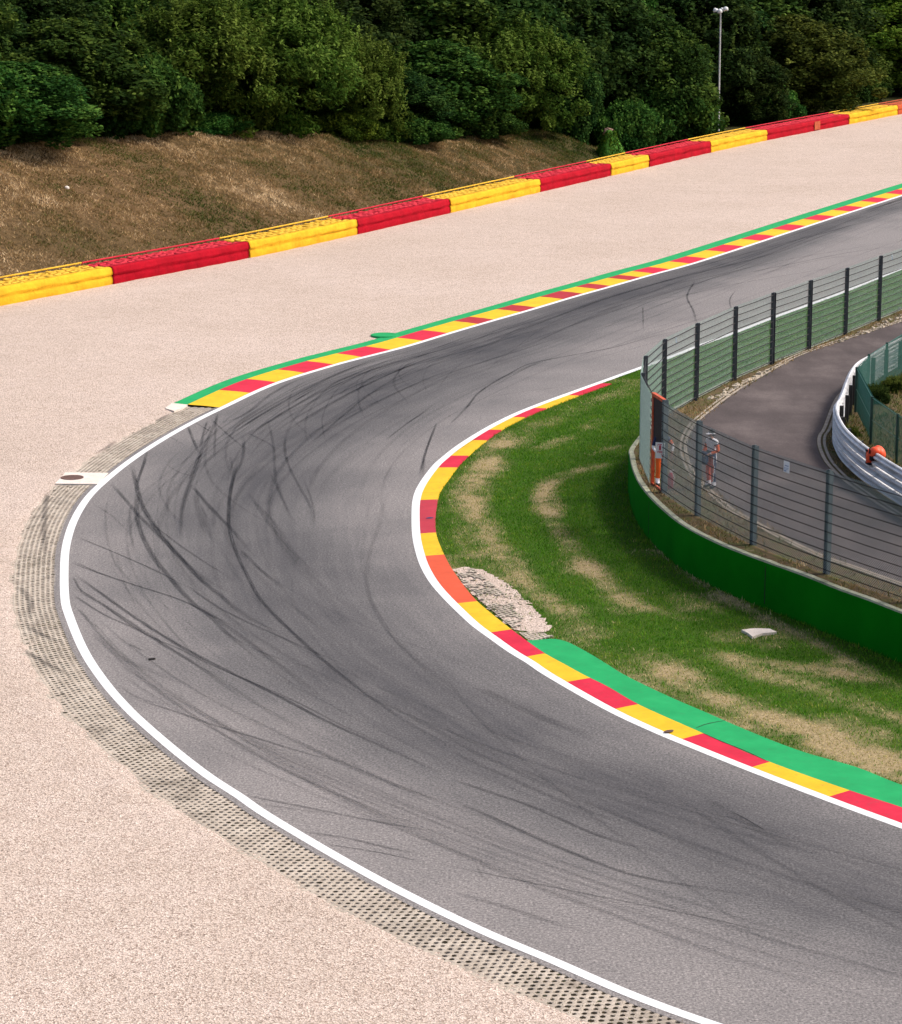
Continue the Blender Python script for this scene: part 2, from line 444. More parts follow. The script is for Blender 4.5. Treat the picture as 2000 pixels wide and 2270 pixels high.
OUT_PX = [(1800, 2338), (1593, 2275), (1400, 2205), (1222, 2127.6), (1044, 2052), (822, 1941), (600, 1812), (533, 1766), (466, 1723), (400, 1673),
          (333, 1616.5), (283, 1570), (233, 1513), (186.6, 1443), (153, 1362), (144.4, 1325), (143, 1266), (147, 1211), (164, 1155), (194, 1105),
          (230, 1069), (277.6, 1030), (333, 991.6), (388.6, 958), (444, 928), (500, 901), (606, 852), (733, 812), (800, 794), (900, 768.5),
          (991.6, 740.6), (1083, 713.7), (1175, 687.4), (1266.5, 660), (1358, 634.3), (1449.7, 608), (1533, 585.5), (1650, 548), (1758.7, 512),
          (1844, 484), (1922, 458.7), (2000, 433.4), (2120, 396), (2300, 346)]
IN_PX = [(2300, 1935), (2120, 1875), (2000, 1831.5), (1849.7, 1776.5), (1666.5, 1706.6), (1530.5, 1652), (1458, 1622), (1350, 1571.5), (1219, 1497), (1177.6, 1469),
         (1136, 1444), (1094, 1414), (1055.5, 1386), (1016.6, 1350), (986, 1319), (961, 1289), (941.6, 1255), (930.5, 1222), (923.6, 1189),
         (921.7, 1150), (923.6, 1108), (936, 1075), (964, 1036), (984, 1017), (1022, 987), (1083, 949), (1144, 918), (1205, 893.5), (1266.5, 871),
         (1327.6, 849), (1388.6, 827), (1480, 794), (1553.6, 765), (1633, 736), (1718.5, 702.7), (1804, 672), (1877, 644.7), (1953.6, 614),
         (2040, 580), (2200, 520), (2400, 450)]
OUT = smooth(ground(OUT_PX), .25); INN = smooth(ground(IN_PX), .25)
OUTX = extend(OUT, 40, 80); INX = extend(INN, 40, 80)

def split_match(a, b, pa, pb, n1=260, n2=340):
    ia = nearest(a, np.array([pa]))[1][0]; ib = nearest(b, np.array([pb]))[1][0]
    def rs(c, n):
        s = arclen(c); q = np.linspace(0, s[-1], n); return np.stack([np.interp(q, s, c[:, k]) for k in (0, 1)], 1)
    return (np.vstack([rs(a[:ia + 1], n1), rs(a[ia:], n2)[1:]]), np.vstack([rs(b[:ib + 1], n1), rs(b[ib:], n2)[1:]]), n1)

# asphalt
aO, aI, n1 = split_match(OUTX, INX, G(143, 1266)[:2], G(921, 1150)[:2])
asp = ribbon('track', offset(aO, .28), aI, 0.0, M['asphalt'], cols=30)
struct(asp)
co = np.zeros(len(asp.data.vertices) * 3, np.float32); asp.data.vertices.foreach_get('co', co); co = co.reshape(-1, 31, 3)
pix = np.array([[P(co[i, j]) for j in (0, 30)] for i in range(len(co))])
fr = np.linspace(0, 1, len(co))[:, None]; tt = np.linspace(0, 1, 31)[None]
sI = np.arange(len(co))[:, None]
mid = n1
u = np.where(sI < mid, (sI - mid) / mid, (sI - mid) / (len(co) - mid))   # -1 .. 0 apex .. 1
tc = np.interp(u[:, 0], [-1, -.7, -.45, -.2, 0, .12, .25, .4, 1], [.72, .70, .68, .62, .52, .40, .20, .14, .16])[:, None]
wd = np.interp(u[:, 0], [-1, -.4, 0, .15, .3, .45, 1], [.30, .30, .34, .36, .22, .13, .13])[:, None]
amp = np.interp(u[:, 0], [-1, -.3, 0, .2, .35, .5, 1], [.66, .76, .72, .92, .92, .65, .35])[:, None]
wear = np.exp(-((tt - tc) / wd) ** 2) * amp + .10 * tt * (u < 0)
at = asp.data.attributes.new('wear', 'FLOAT', 'POINT'); at.data.foreach_set('value', wear.astype(np.float32).reshape(-1))
# uv y as 0..1 across
uvl = asp.data.uv_layers[0]; li = np.zeros(len(asp.data.loops), np.int32); asp.data.loops.foreach_get('vertex_index', li)
sv = arclen((aO + aI) / 2); UVv = np.stack([np.repeat(sv, 31), np.tile(np.linspace(0, 1, 31), len(co))], 1)
uvl.data.foreach_set('uv', UVv[li].astype(np.float32).reshape(-1))

# painted edge lines
struct(ribbon('edge_line', offset(OUTX, .125), offset(OUTX, -.11), .005, M['white']))
struct(ribbon('edge_line', offset(INX, .125), offset(INX, -.125), .005, M['white']))

# ------------------------------------------------------------------ exit kerb
def outer_s_at(off, xs):
    c = offset(OUT, off); px = np.array([P((a, b, 0)) for a, b in c]); s = arclen(OUT)
    k = np.argmin(np.abs(px[:, 0] - 143)) if False else np.argmin(px[:, 0])
    return np.interp(xs, px[k:, 0], s[k:])
KX = [416.6, 486.5, 548, 615, 680, 746, 810, 878.9, 935.5, 1005, 1040, 1100, 1134, 1196, 1240, 1275, 1302, 1346, 1370, 1400, 1436.5, 1481, 1519,
      1562, 1602, 1640, 1673, 1709, 1742, 1777.7, 1807.7, 1842, 1872, 1904, 1931, 1960, 1986.5, 2016, 2042, 2072, 2098, 2126, 2150]
KS = outer_s_at(1.38, KX)
sO = arclen(OUT); nO = normals(OUT)
def out_at(s, off):
    s = np.atleast_1d(s)
    p = np.stack([np.interp(s, sO, OUT[:, k]) for k in (0, 1)], 1); n = np.stack([np.interp(s, sO, nO[:, k]) for k in (0, 1)], 1)
    return p + n * (np.asarray(off).reshape(-1, 1) if np.ndim(off) else off)

def banded(name, rows, zs, bounds, base, mats, pick, parent=None, loc=None):
    """rows: list of (n,2) curves across; bounds: per-sample s; pick(s)-> material index"""
    n = len(rows[0]); k = len(rows)
    V = np.zeros((n, k, 3))
    for j, (r, z) in enumerate(zip(rows, zs)): V[:, j, :2] = r; V[:, j, 2] = z
    idx = np.arange(n * k).reshape(n, k)
    F = np.stack([idx[:-1, :-1], idx[1:, :-1], idx[1:, 1:], idx[:-1, 1:]], 2)
    m = np.repeat(np.array([pick(i) for i in range(n - 1)])[:, None], k - 1, 1).reshape(-1)
    F = F.reshape(-1, 4)
    a = V[1, 0] - V[0, 0]; b = V[0, -1] - V[0, 0]
    if np.cross(a, b)[2] < 0: F = F[:, ::-1].copy()
    return mesh_np(name, V.reshape(-1, 3), F, mats, parent, midx=m, loc=loc)

samp = np.unique(np.concatenate([np.arange(KS[0], KS[-1], .3), KS]))
blk = np.clip(np.searchsorted(KS, samp[:-1] + 1e-6) - 1, 0, len(KS) - 2)
worn = {9, 11, 13, 15, 17}
root = out_at(KS[0], .7)[0]
EXK = thing('kerb', (root[0], root[1], 0), 'long red and yellow exit kerb with a green back strip along the far outside of the bend', 'kerb')
w0 = np.interp(samp, [KS[0], KS[10], KS[-1]], [1.40, 1.36, 1.28])
kb = banded('painted_blocks', [out_at(samp, .135), out_at(samp, w0 * .5), out_at(samp, w0)], [.006, .035, .05], KS, 0,
            [M['kerb_yellow'], M['kerb_red'], M['kerb_worn']], lambda i: 0 if blk[i] % 2 == 0 else (2 if blk[i] in worn else 1), EXK, EXK.location)
gw = np.interp(samp, [KS[0], KS[10], KS[20], KS[-1]], [.62, .66, .82, .95])
gs = samp - .35 * np.exp(-(samp - KS[0]) * 0) * 0
gb = banded('green_back_strip', [out_at(samp, w0 + .003), out_at(samp, w0 + gw), out_at(samp, w0 + gw + .02)], [.049, .045, -.05], KS, 0, [M['kerb_green']], lambda i: 0, EXK, EXK.location)
# painted-over manhole hump behind the kerb
hp = G(853, 746); b_ = MB(); b_.lathe([(.62, -.02), (.6, .06), (.42, .075), (.40, .062), (.05, .07)], (0, 0, 0), 20)
hump = b_.build('manhole_cover', [M['kerb_green']], loc=None); hump.location = (hp[0], hp[1], .03)
tag(hump, 'round manhole cover painted green bulging out behind the red and yellow exit kerb', 'manhole cover')
# pale concrete end of the kerb
ep = ground([(366, 905), (381, 893.5), (416, 897), (404, 905), (386, 911)], .05); ec = ep.mean(0); n = len(ep)
v = [(*(p - ec), -.05) for p in ep] + [(*(p - ec), .055) for p in ep]
b_ = MB(); b_.add(v, [tuple(range(n)), tuple(range(2 * n - 1, n - 1, -1))] + [(i, n + i, n + (i + 1) % n, (i + 1) % n) for i in range(n)])
kend = b_.build('kerb_end_block', [M['slab']]); kend.location = (ec[0], ec[1], 0.0)
bmn = bmesh.new(); bmn.from_mesh(kend.data); bmesh.ops.recalc_face_normals(bmn, faces=bmn.faces); bmn.to_mesh(kend.data); bmn.free()
tag(kend, 'small pale concrete block at the near end of the green kerb strip', 'concrete block')

# ------------------------------------------------------------------ apex kerb
KE_PX = [(2200, 1862), (2000, 1793), (1883, 1755), (1701, 1690), (1556, 1627), (1418.6, 1566), (1350, 1526), (1297, 1500), (1261, 1480), (1208, 1451), (1166.5, 1422), (1130.5, 1395),
         (1089, 1362), (1052.7, 1330), (1022, 1292), (997, 1255), (980.5, 1222), (968, 1189), (965, 1155.5), (968, 1125), (976, 1091.6), (997, 1061),
         (1022, 1028), (1050, 1002), (1071, 984), (1114, 953), (1163, 927), (1218, 904), (1279, 880), (1330, 861), (1356, 852)]
KE = smooth(ground(KE_PX), .2)
BND = [(2100, 1828), (1883, 1755), (1699, 1690), (1552, 1627), (1416, 1567), (1305, 1505), (1211, 1452.5), (1136, 1400), (1059.6, 1337), (983, 1230), (966.6, 1182), (969, 1110),
       (1012, 1038), (1037, 1013), (1079, 978), (1115, 954), (1163, 927), (1213, 906), (1285, 878)]
kcol = ['kerb_yellow', 'kerb_red', 'kerb_yellow', 'kerb_red', 'kerb_yellow', 'kerb_red', 'kerb_yellow', 'kerb_red', 'kerb_yellow', 'kerb_orange', 'kerb_yellow', 'kerb_purple', 'kerb_yellow',
        'kerb_red', 'kerb_yellow', 'kerb_red', 'kerb_yellow', 'kerb_red', 'kerb_yellow', 'kerb_red']
# order: before BND[0] is red (off frame), BND0-1 red ...
kcol = ['kerb_yellow', 'kerb_red', 'kerb_yellow', 'kerb_red', 'kerb_yellow', 'kerb_red', 'kerb_yellow', 'kerb_red', 'kerb_yellow', 'kerb_orange', 'kerb_yellow', 'kerb_purple',
        'kerb_yellow', 'kerb_red', 'kerb_yellow', 'kerb_red', 'kerb_yellow', 'kerb_red', 'kerb_yellow', 'kerb_red']
sK = arclen(KE)
bs = np.array([sK[nearest(KE, np.array([G(*b)[:2]]))[1][0]] for b in BND])
ss = np.unique(np.concatenate([np.arange(0, sK[-1], .2), bs, [sK[-1]]]))
kx = np.stack([np.interp(ss, sK, KE[:, k]) for k in (0, 1)], 1)
INd = resample(INN, .04)
d_, i_ = nearest(INd, kx); ld = INd[i_]; dirs = (kx - ld) / (np.maximum(d_, .05)[:, None]); ledge = ld + dirs * .12
knames = ['kerb_yellow', 'kerb_red', 'kerb_orange', 'kerb_purple']
bi = np.searchsorted(bs, ss[:-1] + 1e-6)
r0 = G(1000, 1280)
APK = thing('kerb', (r0[0], r0[1], 0), 'curved red and yellow kerb with a green apron along the inside of the bend beside the lawn', 'kerb')
kb2 = banded('painted_blocks', [ledge, (ledge + kx) / 2, kx, kx + dirs * .01], [.007, .022, .032, -.04], bs, 0, [M[k] for k in knames],
             lambda i: knames.index(kcol[bi[i]]), APK, APK.location)
# green apron behind it
AP_PX = [(2200, 1808), (2000, 1743), (1899.7, 1703), (1783, 1670), (1675, 1629), (1566.5, 1582), (1476, 1543), (1386, 1499), (1344, 1473), (1302.5, 1448), (1269, 1430), (1252, 1423), (1238.7, 1419.5), (1220, 1418), (1202, 1420.5), (1188, 1424)]
APe = smooth(ground(AP_PX), .15)
d2, i2 = nearest(resample(KE, .05), APe); inner = resample(KE, .05)[i2]
inner = inner + (APe - inner) / np.maximum(d2, .02)[:, None] * .004
apron = banded('green_apron', [inner, APe, APe + (APe - inner) * .01], [.030, .026, -.04], None, 0, [M['kerb_green']], lambda i: 0, APK, APK.location)

# ------------------------------------------------------------------ concrete grass pavers outside the bend
def paver_field(name, center_fn, s0, s1, w0, w1, cs, ct, skip=None, fill=.22, gravel_from=None, depth=.05):
    ns = int((s1 - s0) / cs); nt = int(round((w1 - w0) / ct)); ct = (w1 - w0) / nt
    S, T = np.meshgrid(np.arange(ns), np.arange(nt), indexing='ij')
    S = S.reshape(-1); T = T.reshape(-1); sc = s0 + (S + .5 * (T % 2)) * cs; tcn = w0 + (T + .5) * ct
    if skip is not None:
        k = ~skip(sc, tcn); sc, tcn = sc[k], tcn[k]
    n = len(sc)
    oct_o = np.array([(-.5, -.5), (0, -.5), (.5, -.5), (.5, 0), (.5, .5), (0, .5), (-.5, .5), (-.5, 0)])
    oct_i = np.array([(-.20, -.28), (0, -.38), (.21, -.28), (.27, 0), (.17, .30), (0, .37), (-.17, .30), (-.26, 0)])
    jit = RNG.normal(0, .025, (n, 8, 2)); sz = RNG.uniform(.85, 1.12, n)[:, None, None]
    o = np.stack([sc[:, None] + oct_o[None, :, 0] * cs, tcn[:, None] + oct_o[None, :, 1] * ct], 2)
    hi = (oct_i[None] * sz + jit)
    hx = np.stack([sc[:, None] + hi[:, :, 0] * cs, tcn[:, None] + hi[:, :, 1] * ct], 2)
    flat_ = np.concatenate([o, hx, hx], 1)           # n,24,2
    xy = center_fn(flat_[..., 0].reshape(-1), flat_[..., 1].reshape(-1)).reshape(n, 24, 2)
    z = np.zeros((n, 24)); z[:, 16:] = -.055
    lv = fbm(xy[:, 0, 0] * .8, xy[:, 0, 1] * .8) * .02 - .012
    z[:, :16] += lv[:, None]; z[:, 8:16] -= .006
    V = np.concatenate([xy, z[..., None]], 2).reshape(-1, 3)
    b = (np.arange(n) * 24)[:, None]
    F = []
    for i in range(8):
        j = (i + 1) % 8
        F.append(np.concatenate([b + i, b + j, b + 8 + j, b + 8 + i], 1)); F.append(np.concatenate([b + 8 + i, b + 8 + j, b + 16 + j, b + 16 + i], 1))
    F = np.concatenate(F)
    a = V[F[0]]; 
    if np.cross(a[1] - a[0], a[2] - a[1])[2] < 0: F = F[:, ::-1].copy()
    # soil filling the cells to different heights
    fh = np.where(RNG.random(n) < fill, -.012, -depth) + RNG.normal(0, .006 if depth > .03 else .001, n) + lv
    pz = fbm(xy[:, 0, 0] * .45 + 5, xy[:, 0, 1] * .45); fh = np.where(pz > .60, np.maximum(fh, -.018), fh)
    gm_ = np.ones(n)
    if gravel_from is not None:
        pr = np.clip((tcn - gravel_from + (fbm(xy[:, 0, 0] * .9, xy[:, 0, 1] * .9 + 3) - .5) * .8) / .5, 0, 1) ** 1.5
        gm_ = np.where(RNG.random(n) < pr, 2, 1); fh = np.where(gm_ == 2, -.008 + lv, fh)
    cen = hx.mean(1)[:, None] + (hx - hx.mean(1)[:, None]) * 1.08
    cxy = center_fn(cen[..., 0].reshape(-1), cen[..., 1].reshape(-1)).reshape(n, 8, 2)
    V2 = np.concatenate([cxy, np.repeat(fh[:, None, None], 8, 1)], 2).reshape(-1, 3)
    F2 = np.arange(n * 8).reshape(n, 8) + len(V)
    a = V2[:3]
    if np.cross(a[1] - a[0], a[2] - a[1])[2] < 0: F2 = F2[:, ::-1].copy()
    ob = mesh_np(name, np.vstack([V, V2]), [F, F2], [M['paver'], M['paver_soil'], M['gravel']], midx=np.concatenate([np.zeros(len(F)), gm_]))
    return ob, xy

slabpx = [(122, 1074), (145, 1049), (240, 1050), (216, 1075)]
slab = ground(slabpx); slabc = slab.mean(0)
def pskip(s, t):
    return inside(slab + (slab - slabc) * .06, out_at(s, t))
pv, pvxy = paver_field('grass_paver_strip', out_at, 0.0, KS[0] - .02, .25, 1.62, .182, .137, pskip, gravel_from=1.22)
struct(pv)
struct(ribbon('asphalt_edge', out_at(np.arange(0, KS[0], .3), .285), out_at(np.arange(0, KS[0], .3), .135), -.004, M['edging']))
# slab with the iron cover
ms = thing('manhole_slab', (slabc[0], slabc[1], 0), 'pale concrete slab with a rusty round iron cover across the paver strip', 'manhole')
v = [(*(slab[i] - slabc), -.05) for i in range(4)] + [(*(slab[i] - slabc), .032) for i in range(4)]
b_ = MB(); b_.add(v, [(0, 1, 2, 3), (7, 6, 5, 4), (0, 4, 5, 1), (1, 5, 6, 2), (2, 6, 7, 3), (3, 7, 4, 0)]); sl = b_.build('slab', [M['slab']], ms)
cc = G(160, 1061)[:2] - slabc; b_ = MB(); b_.lathe([(.37, 0), (.37, .016), (.33, .016), (.32, .010), (.05, .011)], (cc[0], cc[1], .032), 28); b_.build('iron_cover', [M['rust']], ms)

BAR_PX = [(-420, 752), (-110, 701), (0, 680), (247, 632), (554, 573), (792.5, 521), (999, 473), (1197, 427), (1355, 390.6), (1439, 371), (1576, 339), (1700, 312), (1883, 276), (1990, 255), (2130, 228), (2300, 196)]
BF = smooth(ground(BAR_PX), .25); BFx = extend(BF, 40, 60, 2.0)
BDEP = 1.9
# ------------------------------------------------------------------ gravel trap
def gravel():
    c = OUTX; nn = normals(c); s = arclen(c) - 40.0     # OUT starts at s = 0
    ts = np.array([1.28, 1.38, 1.46, 1.54, 1.62, 1.7, 1.8, 1.95, 2.2, 2.6, 3.2, 4, 6, 9, 14, 22, 34, 55, 100])
    kerb = s > KS[0] - .3
    V = np.zeros((len(c), len(ts), 3))
    tmax = np.full(len(c), 100.0); bnn = normals(BFx)
    for t in np.arange(99, 2, -1.0):
        p = c + nn * t; d, ii = nearest(BFx, p); side = ((p - BFx[ii]) * bnn[ii]).sum(1)
        tmax = np.where(side > 1.0, t, tmax)
    for j, t in enumerate(ts):
        tk = np.minimum(np.where(kerb, t + .72, t), tmax)
        V[:, j, :2] = c + nn * tk[:, None]
        x, y = V[:, j, 0], V[:, j, 1]
        ramp_ = np.interp(t, [1.28, 1.38, 1.52, 1.9], [-.034, -.010, .010, .028])
        z = ramp_ + (fbm(x * 1.6, y * 1.6) - .5) * .055 + (fbm(x * 6, y * 6, 2) - .5) * .02
        z = np.where(kerb, np.interp(t, [1.28, 2.0], [.0, .03]) + (fbm(x * 1.6, y * 1.6) - .5) * .03, z)
        V[:, j, 2] = z
    n, k = V.shape[:2]; idx = np.arange(n * k).reshape(n, k)
    F = np.stack([idx[:-1, :-1], idx[:-1, 1:], idx[1:, 1:], idx[1:, :-1]], 2).reshape(-1, 4)
    a = V.reshape(-1, 3)[F[0]]
    if np.cross(a[1] - a[0], a[2] - a[1])[2] < 0: F = F[:, ::-1].copy()
    return struct(mesh_np('gravel_trap', V.reshape(-1, 3), F, M['gravel'], smooth_=True))
gravel()

# ------------------------------------------------------------------ ground out to the horizon
g = np.array([(-1500, -300), (1500, -300), (1500, 3000), (-1500, 3000)], float)
struct(sheet('ground', g, -.09, M['ground']))

# ------------------------------------------------------------------ wall, platform, service road
ZW = 1.27; ZP = 1.245
WN_PX = [(2200, 1425), (2100, 1392), (2000, 1357), (1927, 1328.5), (1855, 1303), (1783, 1274), (1711, 1248.5), (1657, 1229), (1603, 1208), (1552, 1184), (1505, 1157), (1465.5, 1125), (1432, 1091),
         (1412, 1062), (1401, 1035), (1396, 1010), (1398, 988)]
FENCE_FAR = [(1426, 831, 3.9), (1432, 793, 3.9), (1474.5, 755.6, 3.9), (1547, 720, 3.9), (1632, 683, 3.9), (1716, 652, 3.9), (1798, 624.5, 3.9), (1879, 597, 3.9), (1953.6, 570, 3.9), (2022, 546, 3.9), (2090, 523, 3.9)]
ZF = 3.9
FF = np.array([G(a, b, ZF)[:2] for a, b, _ in FENCE_FAR])
FFx = np.vstack([FF, FF[-1] + (FF[-1] - FF[-2]) * 12])
WN = np.array([G(a, b, ZW)[:2] for a, b in WN_PX])
far_out = offset(FFx, .27)
wall_out = smooth(np.vstack([WN[0] + (WN[0] - WN[1]) * 6, WN, far_out[2:]]), .25)
WT = .17
wall_in = offset(wall_out, -WT)
r_ = G(1500, 1200)
wl = thing('retaining_wall', (r_[0], r_[1], 0), 'low curved concrete wall painted dark green carrying the debris fence', 'wall')
n = len(wall_out); k = 6
prof = [(wall_out, -.1), (wall_out, ZW - .045), (offset(wall_out, -.02), ZW), (offset(wall_out, -WT + .01), ZW + .006), (wall_in, ZW - .02), (wall_in, .4)]
V = np.zeros((n, k, 3))
for j, (c, z) in enumerate(prof): V[:, j, :2] = c; V[:, j, 2] = z
V[:, 2:4, 2] += (fbm(V[:, 2:4, 0] * 2.3, V[:, 2:4, 1] * 2.3) - .5) * .03
idx = np.arange(n * k).reshape(n, k)
F = np.stack([idx[:-1, :-1], idx[1:, :-1], idx[1:, 1:], idx[:-1, 1:]], 2)
nf = V[:-1, 0]; 
mi = np.tile(np.array([0, 1, 1, 1, 1]), (n - 1, 1))
F = F.reshape(-1, 4)
fv = V.reshape(-1, 3)[F[0]]; nrm = np.cross(fv[1] - fv[0], fv[2] - fv[1])
want = np.array([*(wall_out[0] - wall_in[0]), 0])
if np.dot(nrm, want) < 0: F = F[:, ::-1].copy()
mesh_np('wall_body', V.reshape(-1, 3), F, [M['wall'], M['conc']], wl, midx=mi.reshape(-1), loc=wl.location)
# expansion joints
def wall_pt(px, py):
    q = G(px, py, ZW)[:2]; d, i = nearest(wall_out, q[None]); return i[0]
for px, py in ((1437, 1098), (1700, 1243)):
    i = wall_pt(px, py); t = wall_out[i + 1] - wall_out[i]; b_ = MB()
    b_.box((*(wall_out[i] + normals(wall_out)[i] * .0), .62), (.025, .012, 1.0), math.atan2(t[1], t[0])); b_.build('expansion_joint', [M['debris']], wl, loc=wl.location)

plat = np.vstack([wall_in, [wall_in[-1] + (30, -30)], [90, 60]])
struct(sheet('service_yard', plat, ZP, M['verge']))
RD_L = [(2100, 676), (2000, 713), (1900, 745), (1783, 785), (1727, 814), (1675, 843), (1624, 875), (1567, 919), (1540, 945), (1525, 975), (1524, 1000), (1535, 1035), (1556, 1065), (1581, 1087), (1624, 1126), (1682, 1158),
        (1747, 1194), (1834, 1234), (1891, 1253), (2000, 1292), (2150, 1345)]
RL = smooth(np.array([G(a, b, ZP)[:2] for a, b in RD_L]), .25); RLx = extend(RL, 25, 25)
GR_PX = [(2200, 1150), (2100, 1096), (1999, 1041), (1947, 1009), (1922, 993), (1897, 973), (1875, 951), (1863, 931), (1856.5, 912), (1858, 895), (1868, 880)]
GRn = np.array([G(a, b, 2.3)[:2] for a, b in GR_PX])
GF_T = [(2150, 1015), (2060, 962), (1991, 921), (1934, 882), (1900, 817), (1927, 788), (1967, 762), (2003, 740), (2060, 712), (2130, 682)]
GZ = ZP + 1.5
GFp = np.array([G(a, b, GZ)[:2] for a, b in GF_T])
far_rail = offset(GFp[4:], .50)
GR = smooth(np.vstack([GRn, far_rail[1:], far_rail[-1] + (far_rail[-1] - far_rail[-2]) * 6]), .2)
RR = offset(GR, .62)      # road edge outside the guardrail
RRa, RLa = RR, RLx
# road polygon
rp = np.vstack([RLx, RR])
struct(sheet('service_road', rp, ZP + .005, M['service_asphalt']))
def edging(c, d0, d1, z=.02):
    struct(ribbon('road_edging', offset(c, d0), offset(c, d1), ZP + z, M['edging']))
edging(RLx, .0, -.10, .012); edging(RLx, -.16, -.24, .018)
edging(RR, -.02, -.13, .014); edging(RR, -.2, -.29, .018)

# ------------------------------------------------------------------ lawn (inside of the bend)
lawn_edge = np.vstack([INX[:, :], [INX[-1] + (60, -60)], [120, -20]])
LAWN_POLY = lawn_edge
lw = []
# fine grid clipped to the lawn, with a dryness value at each vertex
def dryness(p):
    dk, kk = nearest(KE_s, p); dw, _ = nearest(wall_s, p)
    s = sKs[kk]
    nz = fbm(p[:, 0] * .55 + 3, p[:, 1] * .55, 4); n2 = fbm(p[:, 0] * 2.6, p[:, 1] * 2.6 + 8, 3) + (fbm(p[:, 0] * 8, p[:, 1] * 8 + 3, 2) - .5) * .55
    v = np.zeros(len(p))
    for c, w, amp in ARCS:
        d, i = nearest(c, p); f = i / max(1, len(c) - 1)
        wv = w * (.7 + .6 * vnoise(f * 9 + w * 31, f * 0 + 1.5)); ends = np.clip(f / .08, 0, 1) * np.clip((1 - f) / .08, 0, 1)
        v = np.maximum(v, np.exp(-(d / wv) ** 2) * amp * (.35 + .65 * ends))
    b5 = np.exp(-((dk - .15) / .3) ** 2) * .5 * np.interp(s, [0, 10, 14, 24, 28], [.5, .5, 1, 1, .2]); b6 = np.exp(-((dk - 1.0) / .6) ** 2) * .34
    b7 = np.exp(-((dk - 2.0) / 1.6) ** 2) * np.interp(s, [0, 11, 14], [.30, .2, 0])
    v = np.maximum.reduce([v, b5, b6, b7])
    v = v * np.clip(.5 + (nz - .38) * 2.4, .3, 1.2) + np.clip((nz - .55) * 1.6, 0, .3) * (s < 27)
    st_ = fbm(s * .8, dk * 5, 3)
    v = v * (.15 + 1.0 * n2 + .75 * (st_ - .2))
    return np.clip((v - .10) * 1.35 + .05, 0, 1)
ARCS = [(resample(smooth(ground(q)), .3), w, a) for q, w, a in (
    ([(1130, 960), (1060, 1060), (1040, 1110), (1090, 1200), (1130, 1250), (1190, 1310), (1250, 1365), (1300, 1410)], .55, .85),
    ([(1330, 1030), (1230, 1060), (1205, 1100), (1250, 1190), (1290, 1245), (1350, 1300), (1420, 1350)], .38, .85),
    ([(1400, 1440), (1460, 1470), (1540, 1520), (1650, 1570), (1770, 1610), (1880, 1660), (2050, 1720), (2200, 1765)], .62, 1.1),
    ([(1560, 1440), (1680, 1490), (1780, 1520), (1900, 1560), (2050, 1610), (2200, 1650)], .5, .65),
    ([(1440, 1170), (1520, 1260), (1600, 1320), (1700, 1370), (1820, 1430), (1950, 1500), (2100, 1560)], .24, .75),
    ([(1700, 1470), (1850, 1490), (1960, 1510), (2100, 1560)], .5, .6),
    ([(1180, 1000), (1280, 960), (1330, 930)], .35, .45),
    ([(1300, 1010), (1390, 985)], .3, .4),
    ([(1250, 1400), (1320, 1445), (1430, 1500), (1560, 1570)], .35, .45))]
KE_s = resample(KE, .3); sKs = arclen(KE_s); wall_s = resample(wall_out, .4)
st = .2
gx, gy = np.meshgrid(np.arange(-1.6, 36, st), np.arange(46, 152, st), indexing='ij'); gp = np.stack([gx.reshape(-1), gy.reshape(-1)], 1)
near_poly = np.vstack([INX, [INX[-1] + (60, -60)], [120, -20]])
ok = inside(near_poly, gp)
dr = np.zeros(len(gp)); dr[ok] = dryness(gp[ok]); ok2 = inside(np.vstack([offset(INX, .4), [INX[-1] + (60, -60)], [120, -20]]), gp).reshape(gx.shape)
idx = np.arange(len(gp)).reshape(gx.shape)
qm = ok2[:-1, :-1] & ok2[1:, :-1] & ok2[1:, 1:] & ok2[:-1, 1:]
F = np.stack([idx[:-1, :-1], idx[1:, :-1], idx[1:, 1:], idx[:-1, 1:]], 2)[qm]
struct(mesh_np('lawn', np.concatenate([gp, np.full((len(gp), 1), -.008)], 1), F, M['lawn'], attr={'dry': dr}))
struct(sheet('field', near_poly, -.03, M['ground']))

# exposed pavers / gravel patch behind the apex kerb
PT_PX = [(1003, 1262), (1030, 1258), (1066.5, 1262), (1105.4, 1284), (1144, 1312), (1172, 1343), (1213.7, 1380), (1222, 1397), (1196, 1404), (1177.6, 1402.5), (1141.5, 1397), (1100, 1365), (1060, 1330), (1025, 1292)]
PTc = ground(PT_PX)
pm = ground([(1000, 1258), (1180, 1405)]); ang = pm[1] - pm[0]; ang /= np.linalg.norm(ang); nrm2 = np.array([-ang[1], ang[0]])
if np.dot(nrm2, np.array(G(1144, 1312)[:2]) - pm[0]) < 0: nrm2 = -nrm2
fn = lambda s, t: pm[0] + np.asarray(s)[:, None] * ang + np.asarray(t)[:, None] * nrm2
L = np.linalg.norm(pm[1] - pm[0])
core = ground([(1010, 1263), (1050, 1264), (1085, 1290), (1125, 1330), (1165, 1385), (1140, 1394), (1100, 1362), (1060, 1328), (1028, 1292)])
pt, _ = paver_field('bare_paver_patch', fn, -.3, L + .2, -.6, 2.2, .17, .14, lambda s, t: ~inside(core, fn(s, t)) | (fbm(s * 1.7, t * 1.7 + 4) > .60) | (RNG.random(len(s)) < .10), fill=.0, depth=.012)
pt.location.z = .036; struct(pt)
PTj = resample(np.vstack([PTc, PTc[:1]]), .14)[:-1]; PTj = PTj + RNG.normal(0, .05, PTj.shape)
struct(sheet('bare_gravel_patch', PTj, .012, M['gravel']))
